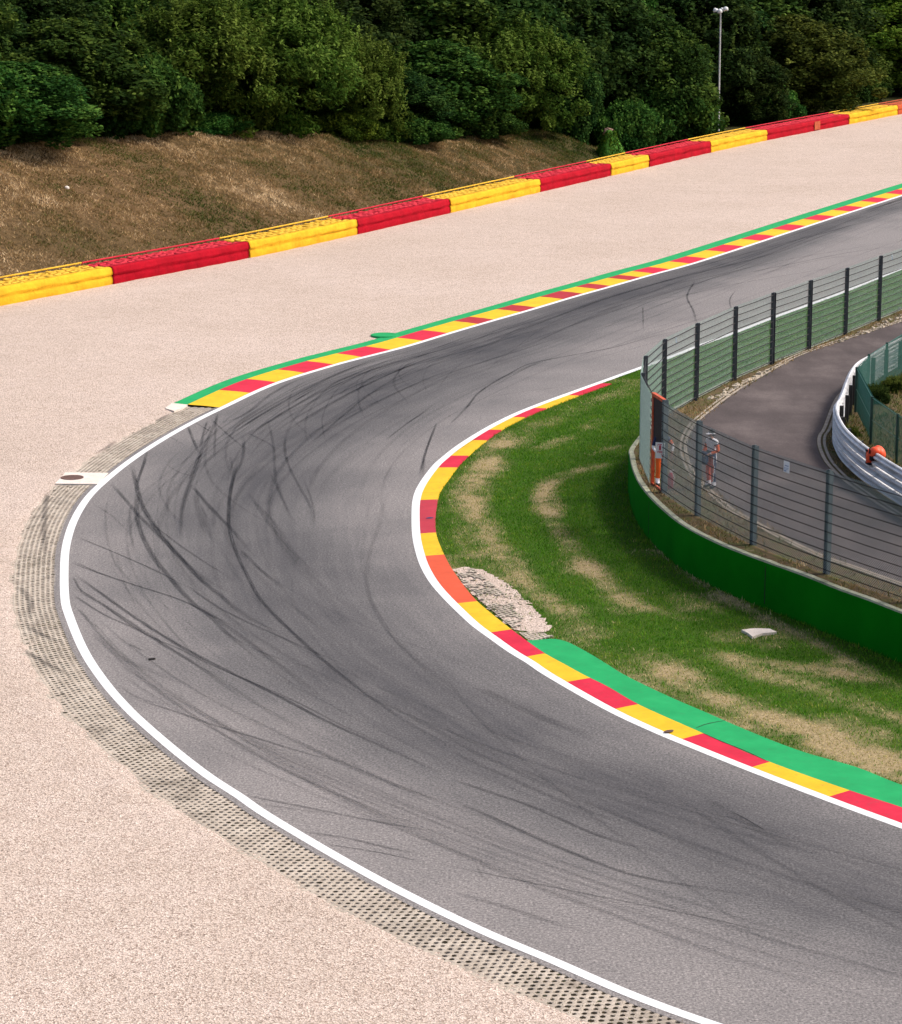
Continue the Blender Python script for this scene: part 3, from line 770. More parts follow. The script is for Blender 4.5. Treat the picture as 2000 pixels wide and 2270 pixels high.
# cracks and scuffs on the kerb
def streak(name, px, w, mat, z=.034):
    c = smooth(ground(px), .08); nn = normals(c); q = np.linspace(0, 1, len(c)); ww = w * (.3 + .7 * np.sin(q * math.pi)) * (.7 + .6 * vnoise(q * 12, q * 0 + w * 99))
    V = np.concatenate([np.column_stack([c + nn * ww[:, None] / 2, np.full(len(c), z)]), np.column_stack([c - nn * ww[:, None] / 2, np.full(len(c), z)])]) - np.array(APK.location); m = len(c); i = np.arange(m - 1)
    mesh_np(name, V, np.stack([m + i, m + i + 1, i + 1, i], 1), M[mat], APK)
streak('crack', [(1543, 1617), (1560, 1610), (1580, 1605), (1608, 1600)], .03, 'debris')
streak('crack', [(1560, 1629), (1600, 1647), (1650, 1667), (1700, 1690)], .03, 'debris', .036)
streak('scuff', [(1472, 1626), (1484, 1624), (1492, 1621)], .14, 'rust')
streak('blue_mark', [(945, 1151), (953, 1150), (960, 1149)], .22, 'cl_navy', .03)
# green mesh mat by the apron
mt = ground([(1150, 1404), (1188, 1402), (1226, 1412), (1200, 1420), (1182, 1424)])
mm, _ = paver_field('grass_paver_corner', lambda s, t: mt.mean(0) + np.asarray(s)[:, None] * ang + np.asarray(t)[:, None] * nrm2, -1.2, 1.2, -.9, .9, .14, .12,
                    lambda s, t: ~inside(mt, mt.mean(0) + np.asarray(s)[:, None] * ang + np.asarray(t)[:, None] * nrm2), fill=.1)
mm.location.z = .028; struct(mm)

# ------------------------------------------------------------------ barrier line and grass bank behind it
backl = offset(BFx, BDEP + .12)
# crest of the bank, traced in the photo
CR_PX = [(-420, 372), (-200, 350), (0, 330), (100, 321), (200, 314), (300, 306.5), (400, 300.5), (500, 297), (600, 295), (700, 297), (760, 306), (850, 312), (933, 314), (1011, 304), (1089, 298), (1186, 289.5), (1225, 288), (1262, 308), (1292, 332)]
TAN = math.tan(math.radians(20))
cx = []
for px, py in CR_PX:
    best = None
    for d in np.arange(100, 300, .25):
        v = -(py - 1135.0) / FPX; dz = -SP + v * CP; dy = CP + v * SP; t = d / dy
        p = np.array([(px - 1000) / FPX * t, d]); z = CAMH + dz * t
        dd, ii = nearest(backl, p[None]); side = np.dot(p - backl[ii[0]], normals(backl)[ii[0]])
        if side > 0 and z <= .1 + TAN * side:
            best = (p, z, ii[0], side); break
    cx.append(best)
cs_ = np.array([b[2] for b in cx]); ch = np.array([max(b[1], .3) for b in cx]); cw = np.array([max(b[3], .5) for b in cx])
nb = len(backl); ii = np.arange(nb)
H = np.interp(ii, np.concatenate([cs_, [cs_[-1] + 12]]), np.concatenate([ch, [.12]])); W = np.interp(ii, np.concatenate([cs_, [cs_[-1] + 12]]), np.concatenate([cw, [2.5]]))
ker = np.hanning(15); ker /= ker.sum()
H = np.convolve(np.pad(H, 7, 'edge'), ker, 'valid'); W = np.convolve(np.pad(W, 7, 'edge'), ker, 'valid')
bn = normals(backl)
vs = np.concatenate([np.linspace(0, 1, 26), [1.08, 1.2, 1.5]])
ext = [3, 8, 16, 30, 60, 140]
B = np.zeros((nb, len(vs) + len(ext), 3)); bt = np.zeros((nb, len(vs) + len(ext)))
for j, v in enumerate(vs):
    w = W * v; B[:, j, :2] = backl + bn * w[:, None]
    f = min(v, 1.0); prof_ = (f * (1.18 - .18 * f)) if v <= 1 else 1.0
    z = .04 + H * prof_; x, y = B[:, j, 0], B[:, j, 1]
    B[:, j, 2] = z + (fbm(x * .35, y * .35) - .5) * .5 * np.clip(f * 4, 0, 1) * np.clip(H / 2, .1, 1) * (1 if v < .95 else .3) + (fbm(x * 1.4, y * 1.4) - .5) * .22 * np.clip(f * 4, 0, 1) * np.clip(H / 2, .1, 1)
for j, e in enumerate(ext):
    q = len(vs) + j; B[:, q, :2] = backl + bn * (W * 1.5 + e)[:, None]; B[:, q, 2] = .04 + H - (.0 if e < 20 else .3)
B[:, 0, 2] = .0
def bank_z(i, side):
    i = int(np.clip(i, 0, nb - 1)); w = side / max(W[i], .1); f = min(w, 1)
    return .04 + H[i] * (f * (1.18 - .18 * f) if w <= 1 else 1)
n, k = B.shape[:2]; idx = np.arange(n * k).reshape(n, k)
F = np.stack([idx[:-1, :-1], idx[1:, :-1], idx[1:, 1:], idx[:-1, 1:]], 2).reshape(-1, 4)
fv = B.reshape(-1, 3)[F[5]]
if np.cross(fv[1] - fv[0], fv[2] - fv[1])[2] < 0: F = F[:, ::-1].copy()
vfrac = np.concatenate([vs, np.full(len(ext), 3.0)])[None].repeat(nb, 0)
pxs = np.array([P((backl[i, 0], backl[i, 1], 0))[0] for i in range(nb)])
drb = np.clip(.95 - np.clip((pxs - 700) / 700, 0, 1)[:, None] * .75, .05, 1) * np.where(vfrac > 1.05, np.clip(1.5 - vfrac, 0, 1), 1.0)
drb = drb * (.55 + .8 * fbm(B[..., 0] * .16, B[..., 1] * .16)); drb = np.clip(drb, 0, 1)
struct(mesh_np('grass_bank', B.reshape(-1, 3), F, M['bank'], smooth_=True, attr={'dry': drb.reshape(-1)}))
# ================================================================== tyre marks on the asphalt
def marks():
    L = []
    def add(pts, f, w=.16, dark=.6):
        L.append((smooth(ground([f(*p) for p in pts]), .25), w, dark))
    A = lambda x, y: (100 + .4997 * x, 1000 + .4997 * y)
    Bm = lambda x, y: (300 + .3887 * x, 750 + .3887 * y)
    C = lambda x, y: (900 + .6108 * x, 550 + .6108 * y)
    D = lambda x, y: (1000 + .5552 * x, 1400 + .5552 * y)
    E = lambda x, y: (1300 + .3887 * x, .3887 * y)
    add([(385, 60), (405, 150), (430, 240), (490, 340), (570, 440), (680, 560), (800, 660), (900, 740), (1100, 830)], A, .2, .85)
    add([(290, 140), (360, 220), (410, 280), (480, 350), (560, 430), (700, 560), (850, 640)], A, .17, .6)
    add([(410, 180), (406, 280), (430, 370), (480, 470), (560, 570), (650, 670), (740, 740), (830, 830), (960, 930)], A, .2, .75)
    add([(450, 30), (415, 120), (405, 180)], A, .14, .55)
    add([(380, 250), (378, 350), (400, 470)], A, .12, .35)
    add([(470, 320), (600, 420), (720, 500), (850, 580)], A, .10, .5)
    add([(215, 235), (300, 290), (380, 370)], A, .10, .3)
    add([(135, 378), (260, 430), (400, 490), (520, 545), (640, 610)], A, .10, .65)
    add([(116, 485), (250, 545), (430, 605), (600, 660), (760, 740), (900, 810)], A, .12, .75)
    add([(116, 495), (200, 530), (300, 560)], A, .06, .6)
    add([(120, 540), (260, 640), (400, 740), (540, 830), (700, 920), (880, 1010), (1060, 1100), (1250, 1200), (1450, 1290), (1650, 1380), (1850, 1470)], A, .15, .8)
    add([(122, 600), (270, 690), (420, 790), (560, 880), (690, 960), (850, 1080)], A, .17, .7)
    add([(125, 560), (160, 620), (210, 640)], A, .10, .6)
    add([(128, 640), (250, 720), (380, 780), (470, 830)], A, .11, .65)
    add([(250, 680), (420, 800), (600, 880), (760, 960), (950, 1040), (1150, 1130), (1300, 1210), (1500, 1300), (1700, 1410)], A, .09, .55)
    add([(150, 700), (200, 760), (250, 795)], A, .14, .4)
    add([(370, 855), (440, 890)], A, .1, .6)
    add([(200, 790), (330, 910), (480, 980), (700, 1060)], A, .3, .2)
    add([(860, 20), (822, 180), (815, 320), (840, 430), (890, 540), (950, 650), (1040, 750), (1130, 835), (1260, 950), (1400, 1060), (1600, 1200), (1760, 1290), (1900, 1370)], A, .15, .8)
    add([(870, 440), (950, 520), (1050, 610)], A, .16, .5)
    add([(650, 150), (720, 240), (830, 350), (930, 470)], A, .16, .5)
    add([(700, 0), (650, 140), (612, 250), (600, 400)], A, .15, .5)
    add([(690, 240), (720, 340), (760, 420)], A, .2, .3)
    add([(900, 180), (1000, 330), (1150, 500), (1260, 590)], A, .16, .35)
    add([(1000, 100), (1060, 230), (1100, 320)], A, .12, .3)
    add([(1150, 130), (1195, 260), (1190, 330)], A, .1, .3)
    add([(620, 590), (760, 690), (900, 760), (1100, 850), (1350, 960)], A, .12, .5)
    add([(690, 690), (880, 830), (1080, 980), (1250, 1110)], A, .22, .35)
    add([(760, 780), (950, 890), (1240, 980)], A, .1, .3)
    add([(410, 1105), (560, 1150), (760, 1220), (960, 1280), (1150, 1340), (1400, 1400)], A, .12, .55)
    add([(330, 1040), (420, 1100), (560, 1130)], A, .12, .3)
    add([(880, 1525), (1000, 1550), (1200, 1590), (1500, 1650), (1800, 1700)], A, .13, .5)
    add([(960, 1570), (1150, 1595), (1300, 1620)], A, .13, .3)
    add([(1150, 1690), (1350, 1720), (1560, 1770), (1700, 1790)], A, .13, .5)
    add([(1250, 1745), (1500, 1785), (1700, 1830)], A, .06, .8)
    add([(720, 1750), (900, 1850)], A, .1, .1)
    add([(1100, 1280), (1350, 1400), (1600, 1500), (1800, 1570)], A, .2, .3)
    add([(-40, 930), (300, 1000), (600, 1060), (1000, 1140), (1300, 1210), (1600, 1270)], D, .055, .7)
    add([(0, 590), (150, 640), (350, 710), (600, 820), (870, 890)], D, .16, .55)
    add([(0, 670), (200, 760), (400, 850), (600, 930), (800, 990), (1300, 1070)], D, .16, .6)
    add([(0, 1040), (150, 1080), (400, 1160), (560, 1210)], D, .2, .3)
    add([(0, 480), (200, 570), (500, 700), (800, 800)], D, .2, .3)
    add([(100, 930), (120, 970), (150, 1000)], D, .07, .35)
    add([(1120, 720), (1180, 750), (1260, 800)], D, .06, .8)
    add([(1000, 660), (1300, 830), (1500, 890)], D, .3, .25)
    add([(100, 220), (350, 340), (600, 430)], D, .4, .28)
    # braking / slide cluster near the exit kerb
    add([(480, 420), (420, 560), (360, 680), (310, 820), (265, 960), (255, 1120)], Bm, .15, .6)
    add([(300, 500), (330, 580), (365, 660)], Bm, .14, .7)
    add([(410, 470), (385, 560), (370, 640)], Bm, .12, .7)
    add([(465, 430), (455, 560), (450, 700)], Bm, .12, .5)
    add([(430, 500), (395, 560)], Bm, .1, .6)
    add([(620, 560), (612, 690), (560, 800), (535, 950), (532, 1060)], Bm, .15, .6)
    add([(540, 670), (560, 780)], Bm, .12, .35)
    add([(640, 540), (760, 600), (800, 640)], Bm, .11, .5)
    add([(760, 480), (790, 620), (800, 800), (850, 930), (900, 1040)], Bm, .13, .45)
    add([(850, 560), (860, 680), (910, 800), (1000, 960), (1030, 1080)], Bm, .13, .45)
    add([(330, 850), (420, 950), (520, 1060)], Bm, .16, .4)
    add([(340, 880), (360, 1000), (410, 1150)], Bm, .2, .3)
    add([(690, 940), (780, 1040), (900, 1200)], Bm, .16, .3)
    for k, (x0, y0) in enumerate([(500, 560), (560, 540), (600, 520), (640, 560), (700, 520), (760, 560), (850, 540), (900, 520), (990, 600)]):
        add([(x0, y0), (x0 + 140, y0 - 95), (x0 + 330, y0 - 205), (x0 + 520, y0 - 300), (x0 + 720, y0 - 385), (x0 + 930, y0 - 455)], Bm, .16, .38 + .2 * (k % 3 == 0))
    add([(500, 480), (620, 440), (760, 330), (900, 250), (1050, 200)], Bm, .2, .5)
    add([(430, 460), (540, 560), (640, 640)], Bm, .12, .45)
    add([(340, 480), (440, 540)], Bm, .1, .5)
    add([(190, 560), (280, 610)], Bm, .1, .4)
    add([(70, 640), (40, 740), (10, 830)], Bm, .12, .5)
    add([(180, 720), (260, 770), (400, 800)], Bm, .08, .3)
    add([(1430, 580), (1560, 480), (1690, 400)], Bm, .09, .6)
    add([(1720, 480), (1660, 640), (1620, 800)], Bm, .10, .55)
    add([(1650, 690), (1640, 790)], Bm, .1, .5)
    add([(1000, 600), (1200, 430), (1350, 310), (1500, 220), (1700, 120)], Bm, .14, .5)
    add([(1180, 420), (1330, 320), (1500, 260), (1700, 190)], Bm, .1, .35)
    for q_ in ([(108, 1085), (100, 1130), (98, 1190), (104, 1240)], [(40, 1300), (68, 1330), (66, 1370)], [(60, 1390), (110, 1415), (145, 1425)], [(52, 1440), (100, 1470), (160, 1500)], [(180, 1010), (225, 1000), (260, 975)], [(345, 935), (380, 915)]):
        add(q_, lambda x, y: (x, y), .22, .55)
    # far straight
    add([(210, 600), (250, 540), (300, 500), (370, 460), (450, 420), (600, 390), (760, 360), (900, 320), (1000, 300), (1060, 280)], C, .12, .75)
    add([(290, 510), (330, 495), (450, 430), (550, 400)], C, .08, .45)
    add([(290, 545), (400, 525), (600, 500), (760, 470)], C, .08, .4)
    add([(160, 640), (200, 600), (250, 545)], C, .12, .5)
    add([(0, 640), (100, 570)], C, .1, .45)
    add([(50, 819), (75, 730), (110, 640)], C, .12, .55)
    add([(150, 760), (260, 690), (400, 620)], C, .07, .4)
    add([(780, 245), (900, 190), (1020, 170), (1200, 130), (1500, 80), (1700, 50)], C, .10, .55)
    add([(860, 210), (862, 300)], C, .09, .5)
    add([(1050, 120), (1020, 175), (1045, 230), (1055, 280)], C, .13, .75)
    add([(1180, 220), (1176, 185), (1200, 150)], C, .08, .75)
    add([(200, 370), (400, 300), (640, 215), (800, 160), (1000, 105), (1300, 30), (1500, -40)], C, .3, .5)
    add([(780, 310), (900, 290), (1060, 240)], C, .08, .4)
    add([(600, 300), (800, 270), (1060, 180)], C, .08, .3)
    add([(0, 520), (200, 440), (420, 370), (700, 280)], C, .10, .3)
    add([(500, 1560), (900, 1450), (1200, 1370), (1500, 1290), (1801, 1190)], E, .12, .55)
    add([(330, 1650), (700, 1580), (1100, 1490), (1500, 1420), (1801, 1370)], E, .1, .5)
    add([(900, 1560), (1200, 1500), (1500, 1440), (1801, 1400)], E, .16, .55)
    add([(1000, 1560), (1400, 1470), (1801, 1440)], E, .07, .6)
    add([(700, 1640), (1100, 1540), (1300, 1500)], E, .07, .4)
    # faint extra tracks following the line of travel
    r = np.random.default_rng(5); n = len(aO)
    for k in range(70):
        i0 = int(r.uniform(120, n - 120)); ln = int(r.uniform(50, 170)); i1 = min(n - 1, i0 + ln)
        t0 = np.clip(np.interp(i0, np.arange(n), tc[:, 0]) + r.normal(0, .22), .05, .95)
        t1 = np.clip(np.interp(i1, np.arange(n), tc[:, 0]) + r.normal(0, .22), .05, .95)
        q = np.linspace(0, 1, i1 - i0); t = (t0 * (1 - q) + t1 * q + .02 * np.sin(q * 5 + k))[:, None]
        L.append((resample(aO[i0:i1] * (1 - t) + aI[i0:i1] * t, .3), r.uniform(.08, .24), r.uniform(.08, .24)))
    for k in range(34):          # thin arcs fanning off the outer edge line into the bend
        i0 = int(r.uniform(196, 285)); ln = int(r.uniform(35, 90)); i1 = max(60, i0 - ln); ii = np.arange(i0, i1, -1)
        q = np.linspace(0, 1, len(ii)); t = (r.uniform(.015, .25) + r.uniform(.12, .5) * q ** r.uniform(.7, 1.1) * ln / 100)[:, None]
        L.append((resample(aO[ii] * (1 - t) + aI[ii] * t, .25), r.uniform(.045, .12), r.uniform(.12, .38)))
    for k in range(46):          # sweep from mid track out to the exit kerb
        i0 = int(r.uniform(262, 312)); ln = int(r.uniform(18, 55)); ii = np.arange(i0, i0 + ln); q = np.linspace(0, 1, ln)
        a, b2 = r.uniform(.12, .62), r.uniform(.03, .22); t = (a + (b2 - a) * np.sin(q * math.pi / 2))[:, None]
        L.append((resample(aO[ii] * (1 - t) + aI[ii] * t, .25), r.uniform(.05, .14), r.uniform(.12, .34)))
    for k in range(26):          # far straight
        i0 = int(r.uniform(310, 400)); ln = int(r.uniform(30, 90)); ii = np.arange(i0, min(i0 + ln, n - 1)); q = np.linspace(0, 1, len(ii))
        t = (r.uniform(.08, .9) + r.normal(0, .18) * q)[:, None]
        L.append((resample(aO[ii] * (1 - t) + aI[ii] * t, .3), r.uniform(.05, .12), r.uniform(.12, .4)))
    V = []; F = []; UV = []; DK = []; b = 0
    for k, (c, w, dk) in enumerate(L):
        if len(c) < 3: continue
        nn = normals(c); s = arclen(c) + k * 13.7; n = len(c)
        q = np.linspace(0, 1, n); env = np.clip(q / .12, 0, 1) * np.clip((1 - q) / .3, 0, 1)
        z = .004 + .00009 * k
        for o, vv in ((w / 2, 0.0), (0, .5), (-w / 2, 1.0)):
            V.append(np.column_stack([c + nn * o, np.full(n, z)])); UV.append(np.column_stack([s, np.full(n, vv)])); DK.append(env * dk * .9)
        for j in (0, 1):
            i = np.arange(n - 1); p = b + j * n
            F.append(np.stack([p + n + i, p + n + i + 1, p + i + 1, p + i], 1))
        b += 3 * n
    o = mesh_np('tyre_marks', np.vstack(V), np.vstack(F), M['rubber'], uv=np.vstack(UV), attr={'dark': np.concatenate(DK)})
    return struct(o)
marks()
q = G(335, 1463); b_ = MB(); b_.box((0, 0, .02), (.13, .08, .035), .5, taper=.7); b_.box((.07, .04, .02), (.07, .06, .03), 1.1, taper=.6)
o = b_.build('rubber_scrap', [M['debris']]); o.location = (q[0], q[1], .006)
tag(o, 'small black scrap of tyre rubber lying on the asphalt near the outer white line', 'debris')

# ================================================================== tyre barrier
bcol = ['y', 'r', 'y', 'r', 'y', 'r', 'y', 'r', 'y', 'r', 'y', 'o']
blab = ['yellow tyre barrier section cut off by the left photo edge below the bank',
        'red tyre barrier section second from the left below the brown bank',
        'yellow tyre barrier section with a raised back rail below the middle of the brown bank',
        'red tyre barrier section between the two long yellow ones right of the brown bank centre',
        'long yellow tyre barrier section below the right end of the brown bank',
        'red tyre barrier section directly in front of the mossy tree stump',
        'short yellow tyre barrier section just right of the mossy tree stump',
        'red tyre barrier section just left of the tall lamp pole',
        'yellow tyre barrier section in front of the foot of the tall lamp pole',
        'red tyre barrier section with an orange patch right of the lamp pole',
        'yellow tyre barrier section farthest right, nearest the photo edge among the yellow ones',
        'orange-red tyre barrier section at the far right end, cut off by the photo edge']
BH = .88
sB = arclen(BF)
bsB = [sB[nearest(BF, np.array([G(*b)[:2]]))[1][0]] for b in BAR_PX[1:2] + BAR_PX[3:14] + BAR_PX[14:15]]
tyre_me = {}
def tyre_mesh(ck):
    if ck in tyre_me: return tyre_me[ck]
    n1, n2 = 16, 8; V = []; F = []
    for i in range(n1):
        a = 2 * math.pi * i / n1
        for j in range(n2):
            b = 2 * math.pi * j / n2
            r = .225 + .085 * math.cos(b); V.append((r * math.cos(a), r * math.sin(a), .10 * math.sin(b)))
    for i in range(n1):
        for j in range(n2):
            F.append([i * n2 + j, ((i + 1) % n1) * n2 + j, ((i + 1) % n1) * n2 + (j + 1) % n2, i * n2 + (j + 1) % n2])
    o = mesh_np('tyre', np.array(V), F, M['bar_%s2' % ck], smooth_=True); me = o.data; bpy.data.objects.remove(o)
    tyre_me[ck] = me; return me
def bar_at(s, off):
    s = np.atleast_1d(s); nn = normals(BF)
    p = np.stack([np.interp(s, sB, BF[:, k]) for k in (0, 1)], 1); n = np.stack([np.interp(s, sB, nn[:, k]) for k in (0, 1)], 1)
    return p + n * off
for k in range(12):
    s0, s1 = bsB[k] + .03, bsB[k + 1] - .03; ck = bcol[k]
    ctr = bar_at((s0 + s1) / 2, 1.0)[0]
    root = thing('tyre_barrier', (ctr[0], ctr[1], 0), blab[k], 'barrier', 'red and yellow tyre barrier sections')
    lo = np.array([ctr[0], ctr[1], 0])
    # front cover: conveyor belt face with a crease, lip over the top
    n = max(24, int((s1 - s0) / .16)); ss_ = np.linspace(s0, s1, n)
    prof = [(.0, .03), (-.02, .18), (-.01, .36), (.03, .46), (-.05, .54), (-.035, .62), (.0, .76), (.03, BH - .03), (.10, BH + .005), (.28, BH + .012), (.31, BH - .03)]
    V = np.zeros((n, len(prof), 3))
    for j, (off, z) in enumerate(prof):
        w = (fbm(ss_ * .9 + k * 7, ss_ * 0 + j * .35, 3) - .5) * .10
        zz = z + ((fbm(ss_ * .7 + k * 5, ss_ * 0 + 3, 3) - .5) * .15 if 3 < j < 6 else (fbm(ss_ * .8, ss_ * 0 + 1, 3) - .5) * .05 * (j > 6))
        nn = normals(BF); V[:, j, :2] = bar_at(ss_, 0) + (bar_at(ss_, 1) - bar_at(ss_, 0)) * (off + w)[:, None]; V[:, j, 2] = zz
    Vb = V.copy(); Vb[:, :, :2] += (bar_at(ss_, 1) - bar_at(ss_, 0))[:, None] * .03
    m_ = len(prof); idx = np.arange(n * m_).reshape(n, m_)
    Fq = np.stack([idx[:-1, :-1], idx[1:, :-1], idx[1:, 1:], idx[:-1, 1:]], 2).reshape(-1, 4)
    N_ = n * m_
    side = []
    for e in (0, n - 1):
        for j in range(m_ - 1): side.append([idx[e, j], idx[e, j + 1], N_ + idx[e, j + 1], N_ + idx[e, j]])
    mesh_np('front_cover', np.vstack([V.reshape(-1, 3), Vb.reshape(-1, 3)]) - lo, [Fq, Fq[:, ::-1] + N_, np.array(side)], M['bar_' + ck], root, smooth_=True)
    # packed body under the tyres with a dark top and painted ends/back
    bb = MB(); q0, q1 = bar_at(s0, .06)[0] - ctr, bar_at(s1, .06)[0] - ctr; p0, p1 = bar_at(s0, BDEP)[0] - ctr, bar_at(s1, BDEP)[0] - ctr
    z1 = BH - .17
    v = [(*q0, 0), (*q1, 0), (*p1, 0), (*p0, 0), (*q0, z1), (*q1, z1), (*p1, z1), (*p0, z1)]
    bb.add(v, [(4, 5, 6, 7)], 1); bb.add(v, [(0, 1, 5, 4), (1, 2, 6, 5), (2, 3, 7, 6), (3, 0, 4, 7)], 0)
    bb.build('tyre_core', [M['bar_' + ck], M['inside']], root)
    # tyres lying on top
    nt = int((s1 - s0) / .63); me = tyre_mesh(ck); tv = []; tf = []
    mv = np.array([v.co[:] for v in me.vertices]); mf = np.array([p.vertices[:] for p in me.polygons])
    for r_i in range(3):
        for i in range(nt - (r_i % 2)):
            s = s0 + (i + .5 + .5 * (r_i % 2)) * (s1 - s0) / nt; p = bar_at(s, .48 + r_i * .52)[0]
            zt = BH - .09 + random.uniform(-.025, .02)
            if k < 6:
                o = bpy.data.objects.new('tyre', me); link(o, root); o.location = (p[0] - ctr[0], p[1] - ctr[1], zt)
                o.rotation_euler = (random.uniform(-.07, .07), random.uniform(-.07, .07), random.uniform(0, 6))
            else:
                tf.append(mf + len(tv) * len(mv)); tv.append(mv + np.array([p[0] - ctr[0], p[1] - ctr[1], zt]))
    if tf: mesh_np('tyre_tops', np.vstack(tv), np.vstack(tf), M['bar_%s2' % ck], root, smooth_=True)
    # rail along the back edge
    rb = MB(); m2 = 10; sr = np.linspace(s0, s1, m2)
    pr = bar_at(sr, BDEP - .02) - ctr
    for i in range(m2 - 1):
        rb.tube((*pr[i], BH + .09), (*pr[i + 1], BH + .09), .045, n=6)
        rb.tube((*pr[i], BH - .3), (*pr[i], BH + .08), .03, n=5)
    rb.build('back_rail', [M['bar_%s2' % ck]], root)
    if k == 9:
        sp = sB[nearest(BF, np.array([G(1812, 290)[:2]]))[1][0]]
        a, b2 = bar_at(sp - .65, -.075)[0] - ctr, bar_at(sp + .65, -.075)[0] - ctr; pb = MB(); zz = [.12, .4, .66, .82]
        for i in range(5):
            t0, t1 = i / 5, (i + 1) / 5
            for j in range(3):
                c0 = a + (b2 - a) * t0; c1 = a + (b2 - a) * t1
                pb.add([(*c0, zz[j]), (*c1, zz[j]), (*c1, zz[j + 1]), (*c0, zz[j + 1])], [(0, 1, 2, 3)])
        pb.build('orange_patch', [M['bar_o2']], root)

# ================================================================== debris fence on the wall
FH = 2.68
def fence_run(root, pts, post_mat, zbase=ZP, h=FH, pitch=.062, wr=.0032, wire_mat='wire', cable=True, post_w=(.155, .12), skip_posts=(), lo=None, hsec=True, cab_r=.011, step=.25, name='mesh_panel', flip=1, cab_off=.015):
    lo = np.array([root.location.x, root.location.y, 0])
    for i, p in enumerate(pts):
        if i in skip_posts: continue
        a = pts[max(i - 1, 0)]; b = pts[min(i + 1, len(pts) - 1)]; rz = math.atan2(*(b - a)[::-1]) + RNG.normal(0, .05)
        b_ = MB(); c = (p[0] - lo[0], p[1] - lo[1])
        if hsec:
            ca, sa = math.cos(rz), math.sin(rz)
            zc = zbase + h / 2 - .15; hh = h + .36
            b_.box((*c, zc), (post_w[0], .012, hh), rz)
            for sgn in (-1, 1):
                b_.box((c[0] + sgn * ca * post_w[0] / 2, c[1] + sgn * sa * post_w[0] / 2, zc), (.012, post_w[1], hh), rz)
            b_.box((*c, zbase + h + .02), (.05, .05, .05), rz)
        else:
            b_.tube((*c, zbase - .2), (*c, zbase + h + .05), post_w[0] / 2, n=8)
        b_.build('post', [post_mat], root)
    for i in range(len(pts) - 1):
        a, b = pts[i], pts[i + 1]; L = np.linalg.norm(b - a); d = (b - a) / L; nrm = np.array([d[1], -d[0]]) * flip
        offn = (post_w[1] / 2 + .02) if hsec else .05
        a2, b2 = a - lo[:2] + nrm * offn, b - lo[:2] + nrm * offn
        # diagonal wires: lines x - z = c and x + z = c clipped to the panel
        V = []; F = []; pd = pitch * math.sqrt(2)
        for sg in (1, -1):
            for c in np.arange(-h, L + h, pd):
                # x = c + sg*z (sg=1) or x = c' - z
                if sg == 1: x0, x1, z0, z1 = c, c + h, 0, h
                else: x0, x1, z0, z1 = c + h, c, 0, h
                # clip in x to [0, L]
                t0, t1 = 0.0, 1.0; dx = x1 - x0
                for lim, s_ in ((0, 1), (L, -1)):
                    f0 = s_ * (x0 - lim); f1 = s_ * (x1 - lim)
                    if f0 < 0 and f1 < 0: t0 = 2
                    elif f0 < 0: t0 = max(t0, f0 / (f0 - f1))
                    elif f1 < 0: t1 = min(t1, f0 / (f0 - f1))
                if t1 - t0 < .01: continue
                pa = (x0 + dx * t0, h * t0); pb = (x0 + dx * t1, h * t1); nb_ = len(V)
                w2 = wr
                for (x, z) in (pa, pb):
                    for (ou, on) in ((w2, 0), (-w2 * .5, w2 * .87), (-w2 * .5, -w2 * .87)):
                        xx = x - sg * ou * .7; zz = z + ou * .7
                        q = a2 + d * xx + nrm * on; V.append((q[0], q[1], zbase + .02 + zz))
                for j in range(3): F.append([nb_ + j, nb_ + (j + 1) % 3, nb_ + 3 + (j + 1) % 3, nb_ + 3 + j])
        o = mesh_np(name, np.array(V), np.array(F), M[wire_mat], root)
        if cable:
            b_ = MB()
            for kz in range(11):
                z = zbase + h - .05 - kz * step
                if z < zbase + .08: break
                m3 = a2 + d * L / 2; sag = -.012
                co_n = nrm * cab_off
                p0 = (*(a2 + co_n), z); pm_ = (*(m3 + co_n), z + sag); p1 = (*(b2 + co_n), z)
                b_.tube(p0, pm_, cab_r, n=5, caps=False); b_.tube(pm_, p1, cab_r, n=5, caps=False)
            b_.build('tension_cables', [M['cable']], root)

gl = G(1449, 877, ZF)[:2]; gr_ = G(1474, 893, ZF)[:2]
p0f = FF[0]
fr = thing('debris_fence', (FF[4][0], FF[4][1], ZP * 0), 'tall dark-posted mesh fence along the far side of the service road', 'fence')
pf = np.vstack([[gl], FF])      # from the gate back and away
fence_run(fr, pf[::-1], M['post'], skip_posts=(len(pf) - 1,), pitch=.058, wr=.0036, wire_mat='wire_far', cab_r=.017, cab_off=-.09)
NPx = [(1551, 937), (1675, 992), (1840, 1047), (2022, 1102), (2210, 1155)]
NF = np.array([G(a, b, ZF)[:2] for a, b in NPx])
fn_ = thing('debris_fence', (NF[1][0], NF[1][1], 0), 'tall blue-grey posted mesh fence on the near green wall in front of the people', 'fence')
fence_run(fn_, np.vstack([[gr_], NF]), M['post_near'], skip_posts=(0,), pitch=.052, wr=.0056, cab_r=.0115)

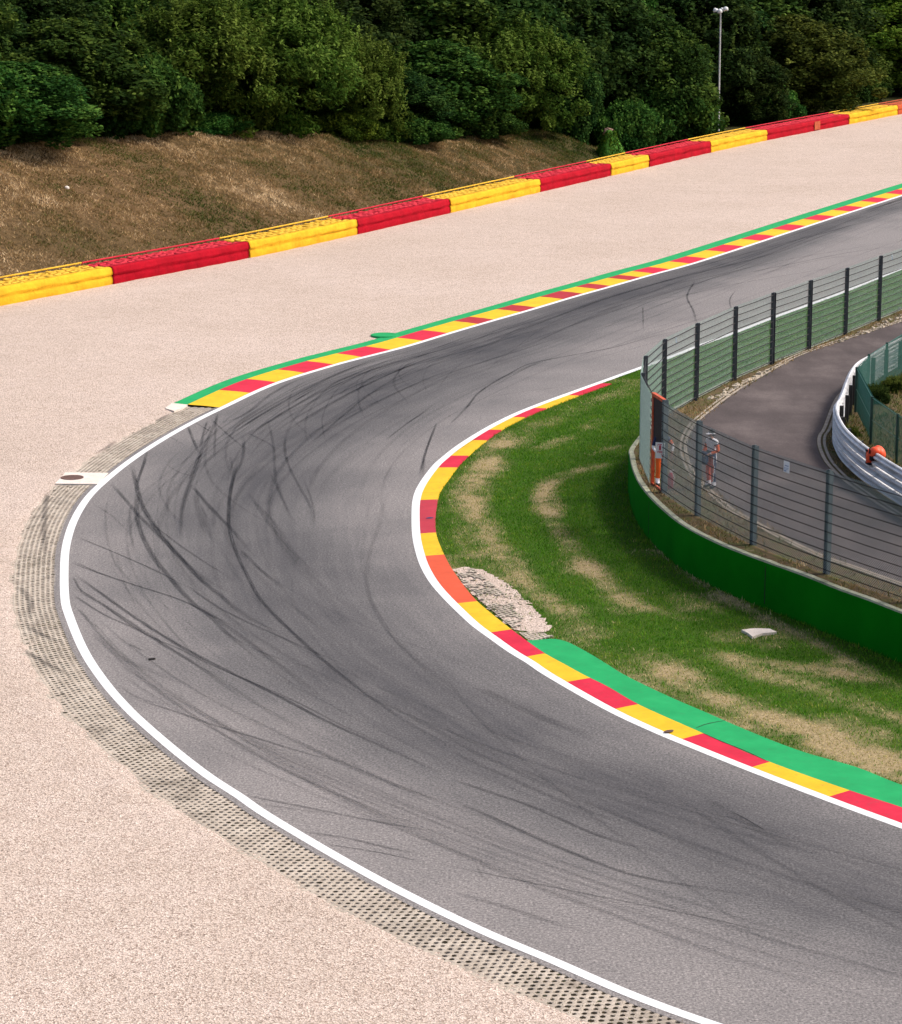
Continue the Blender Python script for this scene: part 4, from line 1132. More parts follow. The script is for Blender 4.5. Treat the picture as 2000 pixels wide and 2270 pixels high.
# gate with orange frame
gv = gr_ - gl; gL = np.linalg.norm(gv); gd = gv / gL; gang = math.atan2(gd[1], gd[0]); gn = np.array([gd[1], -gd[0]])
gm = (gl + gr_) / 2
gate = thing('gate', (gm[0], gm[1], 0), 'narrow orange framed gate between the two debris fences with dark netting', 'gate')
b_ = MB()
for t in (-1, 1):
    c = gd * t * (gL / 2 - .04); b_.box((c[0], c[1], ZP + FH / 2), (.09, .09, FH + .04), gang)
b_.box((0, 0, ZP + FH + .03), (gL + .02, .11, .09), gang); b_.box((0, 0, ZP + .03), (gL - .1, .06, .05), gang)
b_.build('frame', [M['orange']], gate)
b_ = MB(); b_.box((0, 0, ZP + FH * .5 + .62), (gL - .18, .02, FH * .5 - .62 + .62), gang); b_.build('netting', [M['panel']], gate)
b_ = MB(); c = gd * (gL / 2 + .08)
for k_ in (-1, 1): b_.box((c[0] + gd[0] * k_ * .07, c[1] + gd[1] * k_ * .07, ZP + FH / 2 - .1), (.014, .15, FH + .35), gang)
b_.box((c[0], c[1], ZP + FH / 2 - .1), (.14, .014, FH + .35), gang)
for z in np.arange(.2, 2.6, .3): b_.box((c[0] + gn[0] * .085, c[1] + gn[1] * .085, ZP + z), (.05, .02, .05), gang)
b_.build('gate_post', [M['post_near']], gate)
# fire point sign hanging on the gate
def text_obj(s, size, mat, parent, loc, rot, name='lettering', ext=.003):
    cu = bpy.data.curves.new('lettering', 'FONT'); cu.body = s; cu.size = size; cu.align_x = 'CENTER'; cu.extrude = ext; cu.offset = size * .02
    t = bpy.data.objects.new('t', cu); COL.objects.link(t); dg = bpy.context.evaluated_depsgraph_get(); dg.update()
    me = bpy.data.meshes.new_from_object(t.evaluated_get(dg)); bpy.data.objects.remove(t)
    me.materials.clear(); me.materials.append(mat); o = bpy.data.objects.new(name, me); link(o, parent); o.location = loc; o.rotation_euler = rot; return o
# the sign faces the track side / camera
sp = G(1464, 1000, ZP + 1.05)
tl, tr_, bl = G(1453.5, 980, 2.45), None, None
face = math.atan2(sp[0], sp[1])             # rough bearing to the camera
sy = gm[1] - .22; sx = (1464 - 1000) / FPX * (sy * CP + 0) * 1.0
def at_y(px, py, y):
    v = -(py - 1135.0) / FPX; t = y / (CP + v * SP); return np.array([(px - 1000) / FPX * t, y, CAMH + (-SP + v * CP) * t])
c0 = at_y(1463.5, 998.5, gr_[1] - .12)
sg = thing('sign', tuple(c0), 'small white fire extinguisher sign with red pictogram and arrow hanging on the orange gate', 'sign', rz=-.35)
b_ = MB(); b_.box((0, 0, 0), (.275, .012, .47)); b_.build('board', [M['sign_white']], sg)
b_ = MB(); b_.tube((0.0, -.011, .015), (0.0, -.011, .135), .028, n=10); b_.tube((0, -.011, .135), (0, -.011, .155), .028, .01, n=10)
b_.tube((0, -.011, .155), (0, -.011, .185), .009, n=6); b_.box((-.03, -.010, .18), (.085, .006, .012)); b_.box((.03, -.010, .176), (.05, .006, .02)); b_.tube((-.06, -.01, .175), (-.075, -.01, .12), .006, n=5)
b_.build('extinguisher_symbol', [M['sign_red']], sg)
text_obj('FIRE', .085, M['sign_red'], sg, (0, -.008, -.075), (math.pi / 2, 0, 0))
b_ = MB(); b_.add([(.03, -.009, -.115), (.045, -.009, -.105), (.095, -.009, -.165), (.08, -.009, -.175)], [(0, 1, 2, 3)]); b_.add([(.105, -.009, -.135), (.115, -.009, -.20), (.05, -.009, -.185)], [(0, 1, 2)])
b_.build('arrow', [M['sign_red']], sg)
# small plates on the fence
def plate(px, py, a, b, label, sz=(.27, .30)):
    L = b - a; th = math.atan2(L[1], L[0]); nrm = np.array([L[1], -L[0]]) / np.linalg.norm(L)
    # intersect ray with fence plane
    v = -(py - 1135.0) / FPX; dr_ = np.array([(px - 1000) / FPX, CP + v * SP, -SP + v * CP])
    t = np.dot(a + nrm * .125 - 0, nrm) / np.dot(dr_[:2], nrm); p = dr_ * t + np.array([0, 0, CAMH])
    o = thing('sign_plate', tuple(p), label, 'sign', 'small plates on the debris fence', rz=th)
    sgn = 1 if np.dot(nrm, -p[:2]) > 0 else -1
    b_ = MB(); b_.box((0, 0, 0), (sz[0], .008, sz[1])); b_.build('board', [M['plate']], o)
    b_ = MB(); y = -.007
    for s_ in (1, -1):
        b_.box((0, y * s_, -.03), (sz[0] * .8, .003, .012)); b_.box((-.02, y * s_, -.065), (sz[0] * .68, .003, .012)); b_.box((.02, y * s_, .03), (sz[0] * .6, .003, .02))
        b_.box((-.05, y * s_, -.11), (.1, .003, .03))
    b_.build('print', [M['plate_blue']], o)
plate(1744, 1035, NF[1], NF[2], 'white and pale blue notice plate on the near fence top wire between two blue-grey posts')
plate(1499, 752, FF[3], FF[2], 'small blue and white plate on the far fence near its left bend', (.16, .2))
plate(1978, 569, FF[9], FF[8], 'small blue and white plate on the far fence beside the right photo edge', (.18, .2))

# ================================================================== guardrail
gk = int(nearest(GR, np.array([G(1875, 951, 2.3)[:2]]))[1][0])
rail = thing('guardrail', (GR[gk][0], GR[gk][1], ZP), 'curved triple-beam galvanised steel guardrail around the inside of the service road', 'guardrail')
lo = np.array([GR[gk][0], GR[gk][1]])
RN = normals(GR)
sgn = 1.0 if np.dot(RN[gk], np.array([-1, 0])) > 0 else -1.0
out_n = RN * sgn
wprof = [(-.03, .128), (.05, .126), (.12, .10), (.125, .075), (.10, .05), (.0, .02), (-.015, 0), (.0, -.02), (.10, -.05), (.125, -.075), (.12, -.10), (.05, -.126), (-.03, -.128)]
for kb_ in range(3):
    zc = .20 + kb_ * .345; n = len(GR); V = np.zeros((n, len(wprof) * 2, 3))
    for j, (o_, z) in enumerate(wprof):
        for q_, ex in ((j, .01), (len(wprof) * 2 - 1 - j, 0.0)):
            V[:, q_, :2] = GR - lo + out_n * (o_ + ex); V[:, q_, 2] = zc + z * 1.06
    k = V.shape[1]; idx = np.arange(n * k).reshape(n, k); nx = np.roll(idx, -1, 1)
    F = np.stack([idx[:-1], nx[:-1], nx[1:], idx[1:]], 2).reshape(-1, 4)
    mesh_np('beam', V.reshape(-1, 3), F, M['rail'], rail)
# rolled top edge, pale new beam stretch, bolts, posts
b_ = MB()
for i in range(0, len(GR) - 1, 2):
    j = min(i + 2, len(GR) - 1)
    b_.tube((*(GR[i] - lo + out_n[i] * .02), 1.065), (*(GR[j] - lo + out_n[j] * .02), 1.065), .05, n=7, caps=False)
b_.build('top_tube', [M['rail']], rail)
sR = arclen(GR)
for s in np.arange(.9, sR[-1], 2.0):
    i = int(np.searchsorted(sR, s)); i = min(i, len(GR) - 1); th = math.atan2(out_n[i][1], out_n[i][0]); c = GR[i] - lo - out_n[i] * .13
    b_ = MB(); b_.box((c[0], c[1], .5), (.13, .12, 1.05), th)
    b_.build('post', [M['railpost']], rail)
i0 = int(nearest(GR, np.array([G(1955, 1060, 1.7)[:2]]))[1][0]); i1 = int(nearest(GR, np.array([G(1999, 1078, 1.7)[:2]]))[1][0])
i0, i1 = min(i0, i1), max(i0, i1)
n = i1 - i0 + 1
V = np.zeros((n, 5, 3))
for j, (o_, z) in enumerate([(.09, .66), (.104, .645), (.106, .60), (.1, .565), (.09, .56)]):
    V[:, j, :2] = GR[i0:i1 + 1] - lo + out_n[i0:i1 + 1] * o_; V[:, j, 2] = z
idx = np.arange(n * 5).reshape(n, 5)
mesh_np('bright_splice_plate', V.reshape(-1, 3), np.stack([idx[:-1, :-1], idx[1:, :-1], idx[1:, 1:], idx[:-1, 1:]], 2).reshape(-1, 4), M['rail_bright'], rail)

# orange bag hung over the rail
ci = int(nearest(GR, np.array([G(1935, 1003, 2.3)[:2]]))[1][0]); cp = GR[ci]; th = math.atan2(out_n[ci][1], out_n[ci][0])
bag = thing('orange_bag', (cp[0], cp[1], ZP + 1.1), 'bright orange vinyl cover with black ends hung over the top of the steel guardrail', 'cover', rz=th)
prof = []
def loft(rings, name, mat, parent):
    V = []; F = []; n = len(rings[0])
    for r in rings: V += r
    for j in range(len(rings) - 1):
        for i in range(n): F.append([j * n + i, j * n + (i + 1) % n, (j + 1) * n + (i + 1) % n, (j + 1) * n + i])
    F.append(list(range(n - 1, -1, -1))); F.append(list(range((len(rings) - 1) * n, len(rings) * n)))
    return mesh_np(name, np.array(V), F, mat, parent, smooth_=True)
rings = []
for x, ry, zc, rz_ in ((-.30, .10, -.10, .06), (-.27, .24, -.08, .16), (-.20, .29, -.06, .21), (-.10, .30, -.05, .225), (-.05, .27, -.05, .20), (-.03, .1, -.05, .08)):
    rings.append([(x, ry * math.cos(a), zc + rz_ * math.sin(a)) for a in np.linspace(0, 2 * math.pi, 18, endpoint=False)])
loft(rings, 'bag_body', M['orange_vinyl'], bag)
rings = []
for x, z0, z1, ya, yb in ((-.12, -.06, .13, -.02, .29), (.0, -.02, .15, -.02, .30), (.10, -.06, .13, -.01, .29), (.15, -.14, .06, .02, .26), (.165, -.16, .0, .06, .22)):
    rings.append([(x, ya, z0), (x, (ya + yb) / 2, z0 - .03), (x, yb, z0), (x, yb + .02, (z0 + z1) / 2), (x, yb - .05, z1), (x, (ya + yb) / 2, z1 + .02), (x, ya + .04, z1), (x, ya - .01, (z0 + z1) / 2)])
loft(rings, 'bag_strap', M['orange_vinyl'], bag)
rings = []
for z, w, d0, d1 in ((.06, .12, .06, .17), (.0, .135, .10, .20), (-.14, .14, .11, .22), (-.32, .14, .115, .215)):
    rings.append([(d0, -w, z), (d1, -w * .9, z), (d1 + .015, 0, z - .01), (d1, w * .9, z), (d0, w, z)])
loft(rings, 'front_flap', M['orange_vinyl'], bag)
for c_, sz_, r_2 in (((.165, 0, -.345), (.115, .30, .07), 0), ((.15, .235, -.16), (.09, .13, .12), .2), ((.19, .13, .05), (.03, .035, .16), .3), ((.205, -.09, .02), (.03, .20, .055), 0), ((.16, -.155, -.12), (.10, .05, .20), 0)):
    b_ = MB(); b_.box(c_, sz_, r_2); b_.build('black_edge', [M['black']], bag)

# ================================================================== green mesh fence behind the guardrail
gfr = thing('mesh_fence', (GFp[3][0], GFp[3][1], 0), 'low dark green wire mesh fence with green posts behind the guardrail', 'fence')
fence_run(gfr, GFp, M['greenpost'], zbase=ZP, h=1.5, pitch=.045, wr=.004, wire_mat='greenwire', cable=False, post_w=(.10, .1), hsec=False)
lo = np.array([gfr.location.x, gfr.location.y]); b_ = MB()
for i in range(len(GFp) - 1):
    b_.tube((*(GFp[i] - lo), ZP + 1.5), (*(GFp[i + 1] - lo), ZP + 1.5), .012, n=5); b_.tube((*(GFp[i] - lo), ZP + .8), (*(GFp[i + 1] - lo), ZP + .8), .008, n=5)
b_.build('top_wire', [M['greenwire']], gfr)

# ================================================================== white slab in the lawn
wsp = ground([(1644, 1401), (1672, 1397.5), (1707, 1398.5), (1722, 1405.5), (1690, 1409), (1668, 1416), (1658, 1408)]); wc = wsp.mean(0)
n = len(wsp); v = [(*(p - wc), -.03) for p in wsp] + [(*((p - wc) * 1.0), .04) for p in wsp]
b_ = MB(); b_.add(v, [tuple(range(n - 1, -1, -1)), tuple(range(n, 2 * n))] + [(i, (i + 1) % n, n + (i + 1) % n, n + i) for i in range(n)])
ws = b_.build('stone_slab', [M['slab']]); ws.location = (wc[0], wc[1], .02)
bmn = bmesh.new(); bmn.from_mesh(ws.data); bmesh.ops.recalc_face_normals(bmn, faces=bmn.faces); bmn.to_mesh(ws.data); bmn.free()
tag(ws, 'irregular pale slab lying in the lawn below the green wall', 'slab')

# ================================================================== lamp pole
lb = None
for d in np.arange(150, 300, .25):
    p = np.array([(1592 - 1000) / FPX * d * (CP + ((1135 - 300) / FPX) * SP) ** -1 * 1.0, d])
    dd, ii_ = nearest(backl, p[None]); side = np.dot(p - backl[ii_[0]], bn[ii_[0]])
    if side > 1.5: lb = p; break
ztop = zat(1592, 24, lb[1])
pole = thing('lamp_pole', (lb[0], lb[1], 0), 'tall slender grey lamp pole with a ring of floodlights in front of the dark trees', 'lamp')
b_ = MB(); b_.tube((0, 0, 0), (0, 0, ztop * .32), .125, .115, n=10); b_.tube((0, 0, ztop * .32), (0, 0, ztop), .085, .06, n=10); b_.build('pole', [M['pole']], pole)
b_ = MB(); b_.tube((-.40, 0, ztop), (.40, 0, ztop + .05), .03, n=6); b_.tube((0, -.35, ztop), (0, .35, ztop), .03, n=6); b_.build('crossarm', [M['pole']], pole)
for x, y, zz, rx in ((-.42, 0, .02, 0), (.42, .05, .14, 0), (-.12, -.36, -.03, 0), (.18, .34, .05, 0)):
    b_ = MB(); b_.lathe([(.03, .16), (.10, .15), (.19, .05), (.24, -.08), (.22, -.10)], (0, 0, 0), 14); o = b_.build('floodlight', [M['lampbody']], pole, smooth_=True)
    o.location = (x, y, ztop + zz + .04); o.rotation_euler = (-y * .9 + .15, x * .9, 0)

# ================================================================== mossy stump
sb = np.array(G(1308, 356, .3)); dd, ii_ = nearest(backl, sb[None, :2])
v0 = backl[ii_[0]] + bn[ii_[0]] * 1.0
st_ = thing('tree_stump', (v0[0], v0[1], .0), 'broken old tree stump overgrown with green moss behind the barrier', 'tree stump')
hh = zat(1302, 286, v0[1]) - .05
prof = []; nr = 18; rings = []
for t in np.linspace(0, 1, 11):
    R = .36 + .95 * (1 - t) ** 1.15; r = []
    for i in range(nr):
        a = 2 * math.pi * i / nr; kq = 1 + .22 * math.sin(3 * a + 1) * (1 - t * .5) + .10 * math.sin(7 * a + t * 3)
        cx_ = -.25 * t + .15 * t * t; zt = hh * t * (1 - (.10 if t > .85 else 0) * max(0, math.cos(a - .3)))
        r.append((cx_ + R * kq * math.cos(a), R * kq * math.sin(a) * .8, zt))
    rings.append(r)
loft(rings, 'stump_trunk', M['ivy'], st_)
b_ = MB(); b_.tube((1.0, -.1, .1), (.42, 0, hh * .52), .34, .26, n=9); b_.tube((.42, 0, hh * .52), (.10, 0, hh * .86), .28, .14, n=9); b_.build('buttress_root', [M['ivy']], st_, smooth_=True)
b_ = MB(); b_.tube((-.38, -.1, hh * .86), (-.30, -.1, hh * 1.04), .22, .14, n=10); b_.tube((-.30, -.1, hh * 1.02), (.15, -.05, hh * .98), .15, .11, n=8); b_.build('bare_wood', [M['stumpwood']], st_, smooth_=True)
nl = 1900; th = RNG.uniform(0, 6.28, nl); tz = RNG.uniform(0, .97, nl)
Rr = (.37 + .95 * (1 - tz) ** 1.15) * (1 + .22 * np.sin(3 * th + 1) * (1 - tz * .5)) * RNG.uniform(.9, 1.12, nl)
pp_ = np.column_stack([-.25 * tz + .15 * tz * tz + Rr * np.cos(th), Rr * np.sin(th) * .8, tz * hh])
d1 = RNG.normal(0, 1, (nl, 3)); d1[:, 2] -= .6; d1 /= np.linalg.norm(d1, axis=1)[:, None]; d2 = np.cross(d1, RNG.normal(0, 1, (nl, 3))); d2 /= np.linalg.norm(d2, axis=1)[:, None]
a_ = RNG.uniform(.05, .11, nl)[:, None]; VV = np.stack([pp_ - d1 * a_, pp_ + d2 * a_ * .6, pp_ + d1 * a_, pp_ - d2 * a_ * .6], 1)
mesh_np('ivy_leaves', VV.reshape(-1, 3), np.arange(nl * 4).reshape(nl, 4), M['leaf_bright'], st_, attr={'tone': np.repeat(np.clip(RNG.normal(.5, .25, nl), 0, 1), 4)})

# pale stone on the bank
def bank_point(px, py):
    for d in np.arange(100, 300, .1):
        v = -(py - 1135.0) / FPX; t = d / (CP + v * SP); p = np.array([(px - 1000) / FPX * t, d]); z = CAMH + (-SP + v * CP) * t
        dd, i = nearest(backl, p[None]); side = np.dot(p - backl[i[0]], bn[i[0]])
        if side > 0 and z <= bank_z(i[0], side): return np.array([p[0], p[1], bank_z(i[0], side)])
q = bank_point(148, 419)
b_ = MB(); b_.lathe([(.06, -.08), (.15, 0), (.14, .10), (.06, .16)], (0, 0, 0), 9); o = b_.build('stone', [M['slab']], smooth_=True); o.location = q
tag(o, 'single round pale stone lying on the brown bank at the left', 'stone')
# ================================================================== grass blades
def blades(name, pos, tone, h, w, mat, kind='stuff', lean=.5):
    n = len(pos); a = RNG.uniform(0, 2 * math.pi, n); lx = RNG.normal(0, lean, n) * h; ly = RNG.normal(0, lean, n) * h
    dx = np.cos(a) * w / 2; dy = np.sin(a) * w / 2
    V = np.empty((n, 3, 3), np.float32)
    V[:, 0] = pos; V[:, 1] = pos; V[:, 2] = pos
    V[:, 0, 0] -= dx; V[:, 0, 1] -= dy; V[:, 1, 0] += dx; V[:, 1, 1] += dy
    V[:, 2, 0] += lx; V[:, 2, 1] += ly; V[:, 2, 2] += h
    V[:, :2, 2] -= .01
    o = mesh_np(name, V.reshape(-1, 3), np.arange(n * 3).reshape(n, 3), M[mat], attr={'tone': np.repeat(tone, 3)})
    return struct(o, kind)

# lawn
KEd = resample(KE, .1)
def lawn_points(n):
    pts = np.column_stack([RNG.uniform(-1.6, 34, n), RNG.uniform(46, 150, n)])
    # keep what can be seen: left of the right photo edge plus a margin
    px = 1000 + FPX * pts[:, 0] / (pts[:, 1] * CP + CAMH * SP); pts = pts[(px < 2150)]
    poly = np.vstack([offset(INX, -.17), [INX[-1] + (60, -60)], [120, -20]])
    pts = pts[inside(poly, pts)]
    kpoly = np.vstack([ledge, kx[::-1]]); pts = pts[~inside(kpoly, pts)]
    apoly = np.vstack([inner, APe[::-1]]); pts = pts[~inside(apoly, pts)]
    wpoly = np.vstack([wall_out, [wall_out[-1] + (30, -40)], [90, 60]]); pts = pts[~inside(wpoly, pts)]
    k = inside(PTc + (PTc - PTc.mean(0)) * .04, pts); pts = pts[~(k & (RNG.random(len(pts)) > .04 + .35 * (fbm(pts[:, 0] * 2.1, pts[:, 1] * 2.1) > .6)))]
    pts = pts[~(inside(mt, pts) & (RNG.random(len(pts)) > .25))]
    pts = pts[~inside(wsp, pts)]
    return pts
lp = lawn_points(1150000)
dv_ = dryness(lp)
nz = fbm(lp[:, 0] * 1.1, lp[:, 1] * 1.1); nf_ = fbm(lp[:, 0] * 4, lp[:, 1] * 4, 2)
tone = np.where(RNG.random(len(lp)) < dv_ * 1.05, RNG.uniform(.48, .95, len(lp)), np.clip(.05 + nz * .32 + (nf_ - .5) * .30 + RNG.normal(0, .10, len(lp)), 0, .62))
dw_, _ = nearest(wall_s, lp)
hgt = RNG.uniform(.035, .085, len(lp)) * (1 - .45 * dv_) + .06 * (RNG.random(len(lp)) < .03) + .05 * np.exp(-dw_ / .25)
blades('grass', np.column_stack([lp, np.full(len(lp), -.006)]), tone, hgt, RNG.uniform(.016, .034, len(lp)), 'blades')

# bank
n = 400000
ri = RNG.uniform(20, nb - 25, n); rv = RNG.uniform(0, 1.12, n)
i0 = ri.astype(int); f0 = (ri - i0)[:, None]; rj = np.interp(rv, vs, np.arange(len(vs))); j0 = np.minimum(rj.astype(int), len(vs) - 2); f1 = (rj - j0)[:, None]
bp = (B[i0, j0] * (1 - f0) + B[i0 + 1, j0] * f0) * (1 - f1) + (B[i0, j0 + 1] * (1 - f0) + B[i0 + 1, j0 + 1] * f0) * f1
bd = drb[i0, j0]
cl_ = fbm(bp[:, 0] * 1.3 + 9, bp[:, 1] * 1.3, 3)
keep = (RNG.random(n) < np.clip(W[i0] / 9, .15, 1) * np.clip((cl_ - .28) * 4.5, .2, 1)) & (pxs[i0] > -300) & (pxs[i0] < 1420)
bp, bd, rv = bp[keep], bd[keep], rv[keep]
nz = fbm(bp[:, 0] * .5, bp[:, 1] * .5); nz2 = fbm(bp[:, 0] * 1.7, bp[:, 1] * 1.7, 3)
q = bd * .8 + (nz - .5) * 1.1 + (nz2 - .5) * .9 + np.clip(rv - .75, 0, 1) * .6
tone = np.clip(.15 + q * .60 + (fbm(bp[:, 0] * .18 + 4, bp[:, 1] * .18) - .5) * .9 + RNG.normal(0, .14, len(bp)), 0, 1)
blades('dry_grass', bp, tone, RNG.uniform(.06, .16, len(bp)) * (.4 + 1.2 * nz2), RNG.uniform(.04, .085, len(bp)), 'bankblades', lean=.8)

# verge between wall and road, and the ground inside the guardrail
n = 150000
vp = np.column_stack([RNG.uniform(4.5, 24, n), RNG.uniform(58, 118, n)])
px = 1000 + FPX * vp[:, 0] / (vp[:, 1] * CP + CAMH * SP); vp = vp[px < 2120]
vp = vp[inside(np.vstack([offset(wall_out, -WT), [wall_out[-1] + (30, -40)], [90, 60]]), vp)]
vp = vp[~inside(np.vstack([offset(RLx, .12), offset(RR, -.3)]), vp)]
nz = fbm(vp[:, 0] * .9, vp[:, 1] * .9)
inn = inside(np.vstack([GR, [60, 60]]), vp)
keep = RNG.random(len(vp)) < np.clip((nz - .25) * 2.4, .08, 1); vp, nz, inn = vp[keep], nz[keep], inn[keep]
tone = np.clip(np.where(inn, .18, .42) + (nz - .5) * 1.0 + RNG.normal(0, .16, len(vp)), 0, 1)
hgt = RNG.uniform(.04, .14, len(vp)) * np.where(inn, 1.6, 1) + (RNG.random(len(vp)) < .02) * .2
blades('verge_grass', np.column_stack([vp, np.full(len(vp), ZP)]), tone, hgt, RNG.uniform(.02, .045, len(vp)), 'bankblades', lean=.7)

# weeds growing in the paver strip
n = 26000
s_ = RNG.uniform(0, KS[0], n); t_ = RNG.uniform(.26, 1.62, n)
pp = out_at(s_, t_); z_ = fbm(pp[:, 0] * .45 + 5, pp[:, 1] * .45); edge = np.exp(-((t_ - .29) / .05) ** 2)
keep = RNG.random(n) < np.clip((z_ - .52) * 3.2, 0, .7) + edge * .45 * (z_ > .35); pp = pp[keep & ~inside(slab, pp)]
blades('strip_weeds', np.column_stack([pp, np.full(len(pp), -.03)]), np.clip(RNG.normal(.34, .16, len(pp)), 0, 1), RNG.uniform(.03, .06, len(pp)), RNG.uniform(.012, .028, len(pp)), 'bankblades')

# stones and rubble between the far fence and the road
def rubble(name, pts, z, smin, smax, mat):
    V = []; F = []
    base = np.array([(-1, -1, -.5), (1, -1, -.5), (1, 1, -.5), (-1, 1, -.5), (-.7, -.7, .5), (.7, -.7, .5), (.7, .7, .5), (-.7, .7, .5)], float)
    fc = np.array([(3, 2, 1, 0), (4, 5, 6, 7), (0, 1, 5, 4), (1, 2, 6, 5), (2, 3, 7, 6), (3, 0, 4, 7)])
    for i, p in enumerate(pts):
        s = RNG.uniform(smin, smax); a = RNG.uniform(0, 6.3); ca, sa = math.cos(a), math.sin(a)
        v = base * np.array([s, s * RNG.uniform(.4, .9), s * .5]) + RNG.normal(0, s * .16, (8, 3))
        v = np.column_stack([v[:, 0] * ca - v[:, 1] * sa, v[:, 0] * sa + v[:, 1] * ca, v[:, 2]]) + np.array([p[0], p[1], z])
        F.append(fc + len(V) * 8); V.append(v)
    return struct(mesh_np(name, np.vstack(V), np.vstack(F), mat), 'stuff')
fs = resample(FFx[3:], .05); fn2 = normals(fs)
k = RNG.integers(0, len(fs) - 1, 900); k = k[fs[k][:, 1] < 125]
rp_ = fs[k] - fn2[k] * RNG.uniform(.25, 1.0, len(k))[:, None]
rp_ = rp_[~inside(np.vstack([RLx, RR]), rp_)]
rubble('rubble', rp_, ZP + .02, .04, .13, [M['stone']])
k = RNG.integers(0, len(KEd) - 1, 60)
pin = np.array([PTc.mean(0) + RNG.normal(0, .9, 2) for _ in range(160)]); pin = pin[inside(PTc, pin)]
rubble('patch_stones', pin, .025, .015, .05, [M['stone']])

# ================================================================== trees
def crown_mesh(name, seed, W_, H_, kind, mat):
    r = np.random.default_rng(seed)
    feather = kind == 'feather'
    nc = 210 if not feather else 190
    # clump centres on a lumpy egg
    th = r.uniform(0, 2 * np.pi, nc); zz = r.uniform(0.02, 1, nc) ** .8
    prof = np.interp(zz, [0, .12, .35, .6, .8, .93, 1], [.72, .9, 1.0, .93, .68, .38, .12])
    lump = 1 + .26 * np.sin(th * 3 + seed) * np.sin(zz * 6 + seed) + r.normal(0, .13, nc)
    rad = prof * lump * W_ / 2 * np.where(r.random(nc) < .78, r.uniform(.78, .98, nc), r.uniform(.2, .7, nc))
    c = np.column_stack([rad * np.cos(th), rad * np.sin(th), zz * H_ * .93 + .02 * H_])
    cr = r.uniform(.38, .85, nc) * (.85 if feather else 1)
    ctone = r.uniform(.2, .72, nc)
    nl = r.integers(140, 240, nc) if not feather else r.integers(180, 280, nc)
    ids = np.repeat(np.arange(nc), nl); n = len(ids)
    d = r.normal(0, 1, (n, 3)); d /= np.linalg.norm(d, axis=1)[:, None]
    rr = cr[ids] * r.uniform(.25, 1, n) ** .5
    p = c[ids] + d * rr[:, None] * np.array([1, 1, 1.5 if feather else 1.1])
    tone = ctone[ids] + r.normal(0, .17, n)
    size = r.uniform(.07, .145, n) if not feather else r.uniform(.085, .165, n)
    asp_ = np.full(n, .72) if not feather else np.full(n, .34)
    # upright leafy shoots on feathery crowns, short ones on the others
    ns = 420 if feather else 150
    th2 = r.uniform(0, 2 * np.pi, ns); z2 = r.uniform(.35, 1, ns)
    pr2 = np.interp(z2, [0, .12, .35, .6, .8, .93, 1], [.72, .9, 1.0, .93, .68, .38, .12]) * (1 + .2 * np.sin(th2 * 3 + seed) * np.sin(z2 * 7 + seed)) * W_ / 2
    base = np.column_stack([pr2 * np.cos(th2) * .95, pr2 * np.sin(th2) * .95, z2 * H_ * .95])
    lenS = r.uniform(.6, 1.7, ns) * (1 if feather else .55); out = np.column_stack([np.cos(th2) * r.uniform(.0, .35, ns), np.sin(th2) * r.uniform(.0, .35, ns), np.ones(ns)])
    per = 26 if feather else 16
    u_ = np.tile(np.linspace(0, 1, per), ns); si = np.repeat(np.arange(ns), per)
    ps = base[si] + out[si] * (lenS[si] * u_)[:, None] + r.normal(0, 1, (ns * per, 3)) * (.11 * (1.15 - u_))[:, None]
    p = np.vstack([p, ps]); tone = np.concatenate([tone, (r.uniform(.45, .95, ns))[si] + r.normal(0, .1, ns * per)])
    size = np.concatenate([size, r.uniform(.08, .15, ns * per)]); asp_ = np.concatenate([asp_, np.full(ns * per, .34 if feather else .6)])
    n = len(p); keep = p[:, 2] > .02; p, tone, size, asp_ = p[keep], tone[keep], size[keep], asp_[keep]; n = len(p)
    outd = p - np.array([0, 0, H_ * .35]); outd /= np.linalg.norm(outd, axis=1)[:, None] + 1e-6
    nr = outd * .55 + np.array([0, 0, .45]) + r.normal(0, .65, (n, 3)); nr /= np.linalg.norm(nr, axis=1)[:, None]
    t1 = np.cross(nr, r.normal(0, 1, (n, 3))); t1 /= np.linalg.norm(t1, axis=1)[:, None]
    if feather:
        up = np.array([0, 0, 1]) + r.normal(0, .45, (n, 3)); t1 = up - nr * (up * nr).sum(1)[:, None]; t1 /= np.linalg.norm(t1, axis=1)[:, None]
    t2 = np.cross(nr, t1)
    a = size[:, None]; b = (size * asp_)[:, None]
    V = np.stack([p - t1 * a, p + t2 * b, p + t1 * a, p - t2 * b], 1)
    o = mesh_np(name, V.reshape(-1, 3), np.arange(n * 4).reshape(n, 4), M[mat], attr={'tone': np.repeat(np.clip(tone, 0, 1), 4)})
    me = o.data; bpy.data.objects.remove(o); return me

def trunk_mesh(seed, H_, W_):
    r = random.Random(seed); b_ = MB(); p = Vector((0, 0, -.3)); rad = .16 * H_ / 8
    for i in range(6):
        q = p + Vector((r.uniform(-.15, .15), r.uniform(-.15, .15), H_ * .13)); b_.tube(p, q, rad, rad * .82, n=8, caps=False)
        if i > 0:
            for _ in range(2):
                a = r.uniform(0, 6.28); e = q + Vector((math.cos(a) * W_ * .3, math.sin(a) * W_ * .3, H_ * .14)); m_ = q.lerp(e, .5) + Vector((0, 0, .15))
                b_.tube(q, m_, rad * .5, rad * .32, n=6, caps=False); b_.tube(m_, e, rad * .32, rad * .1, n=6, caps=False)
        p = q; rad *= .82
    o = b_.build('trunk', [M['bark']], smooth_=True); me = o.data; bpy.data.objects.remove(o); return me

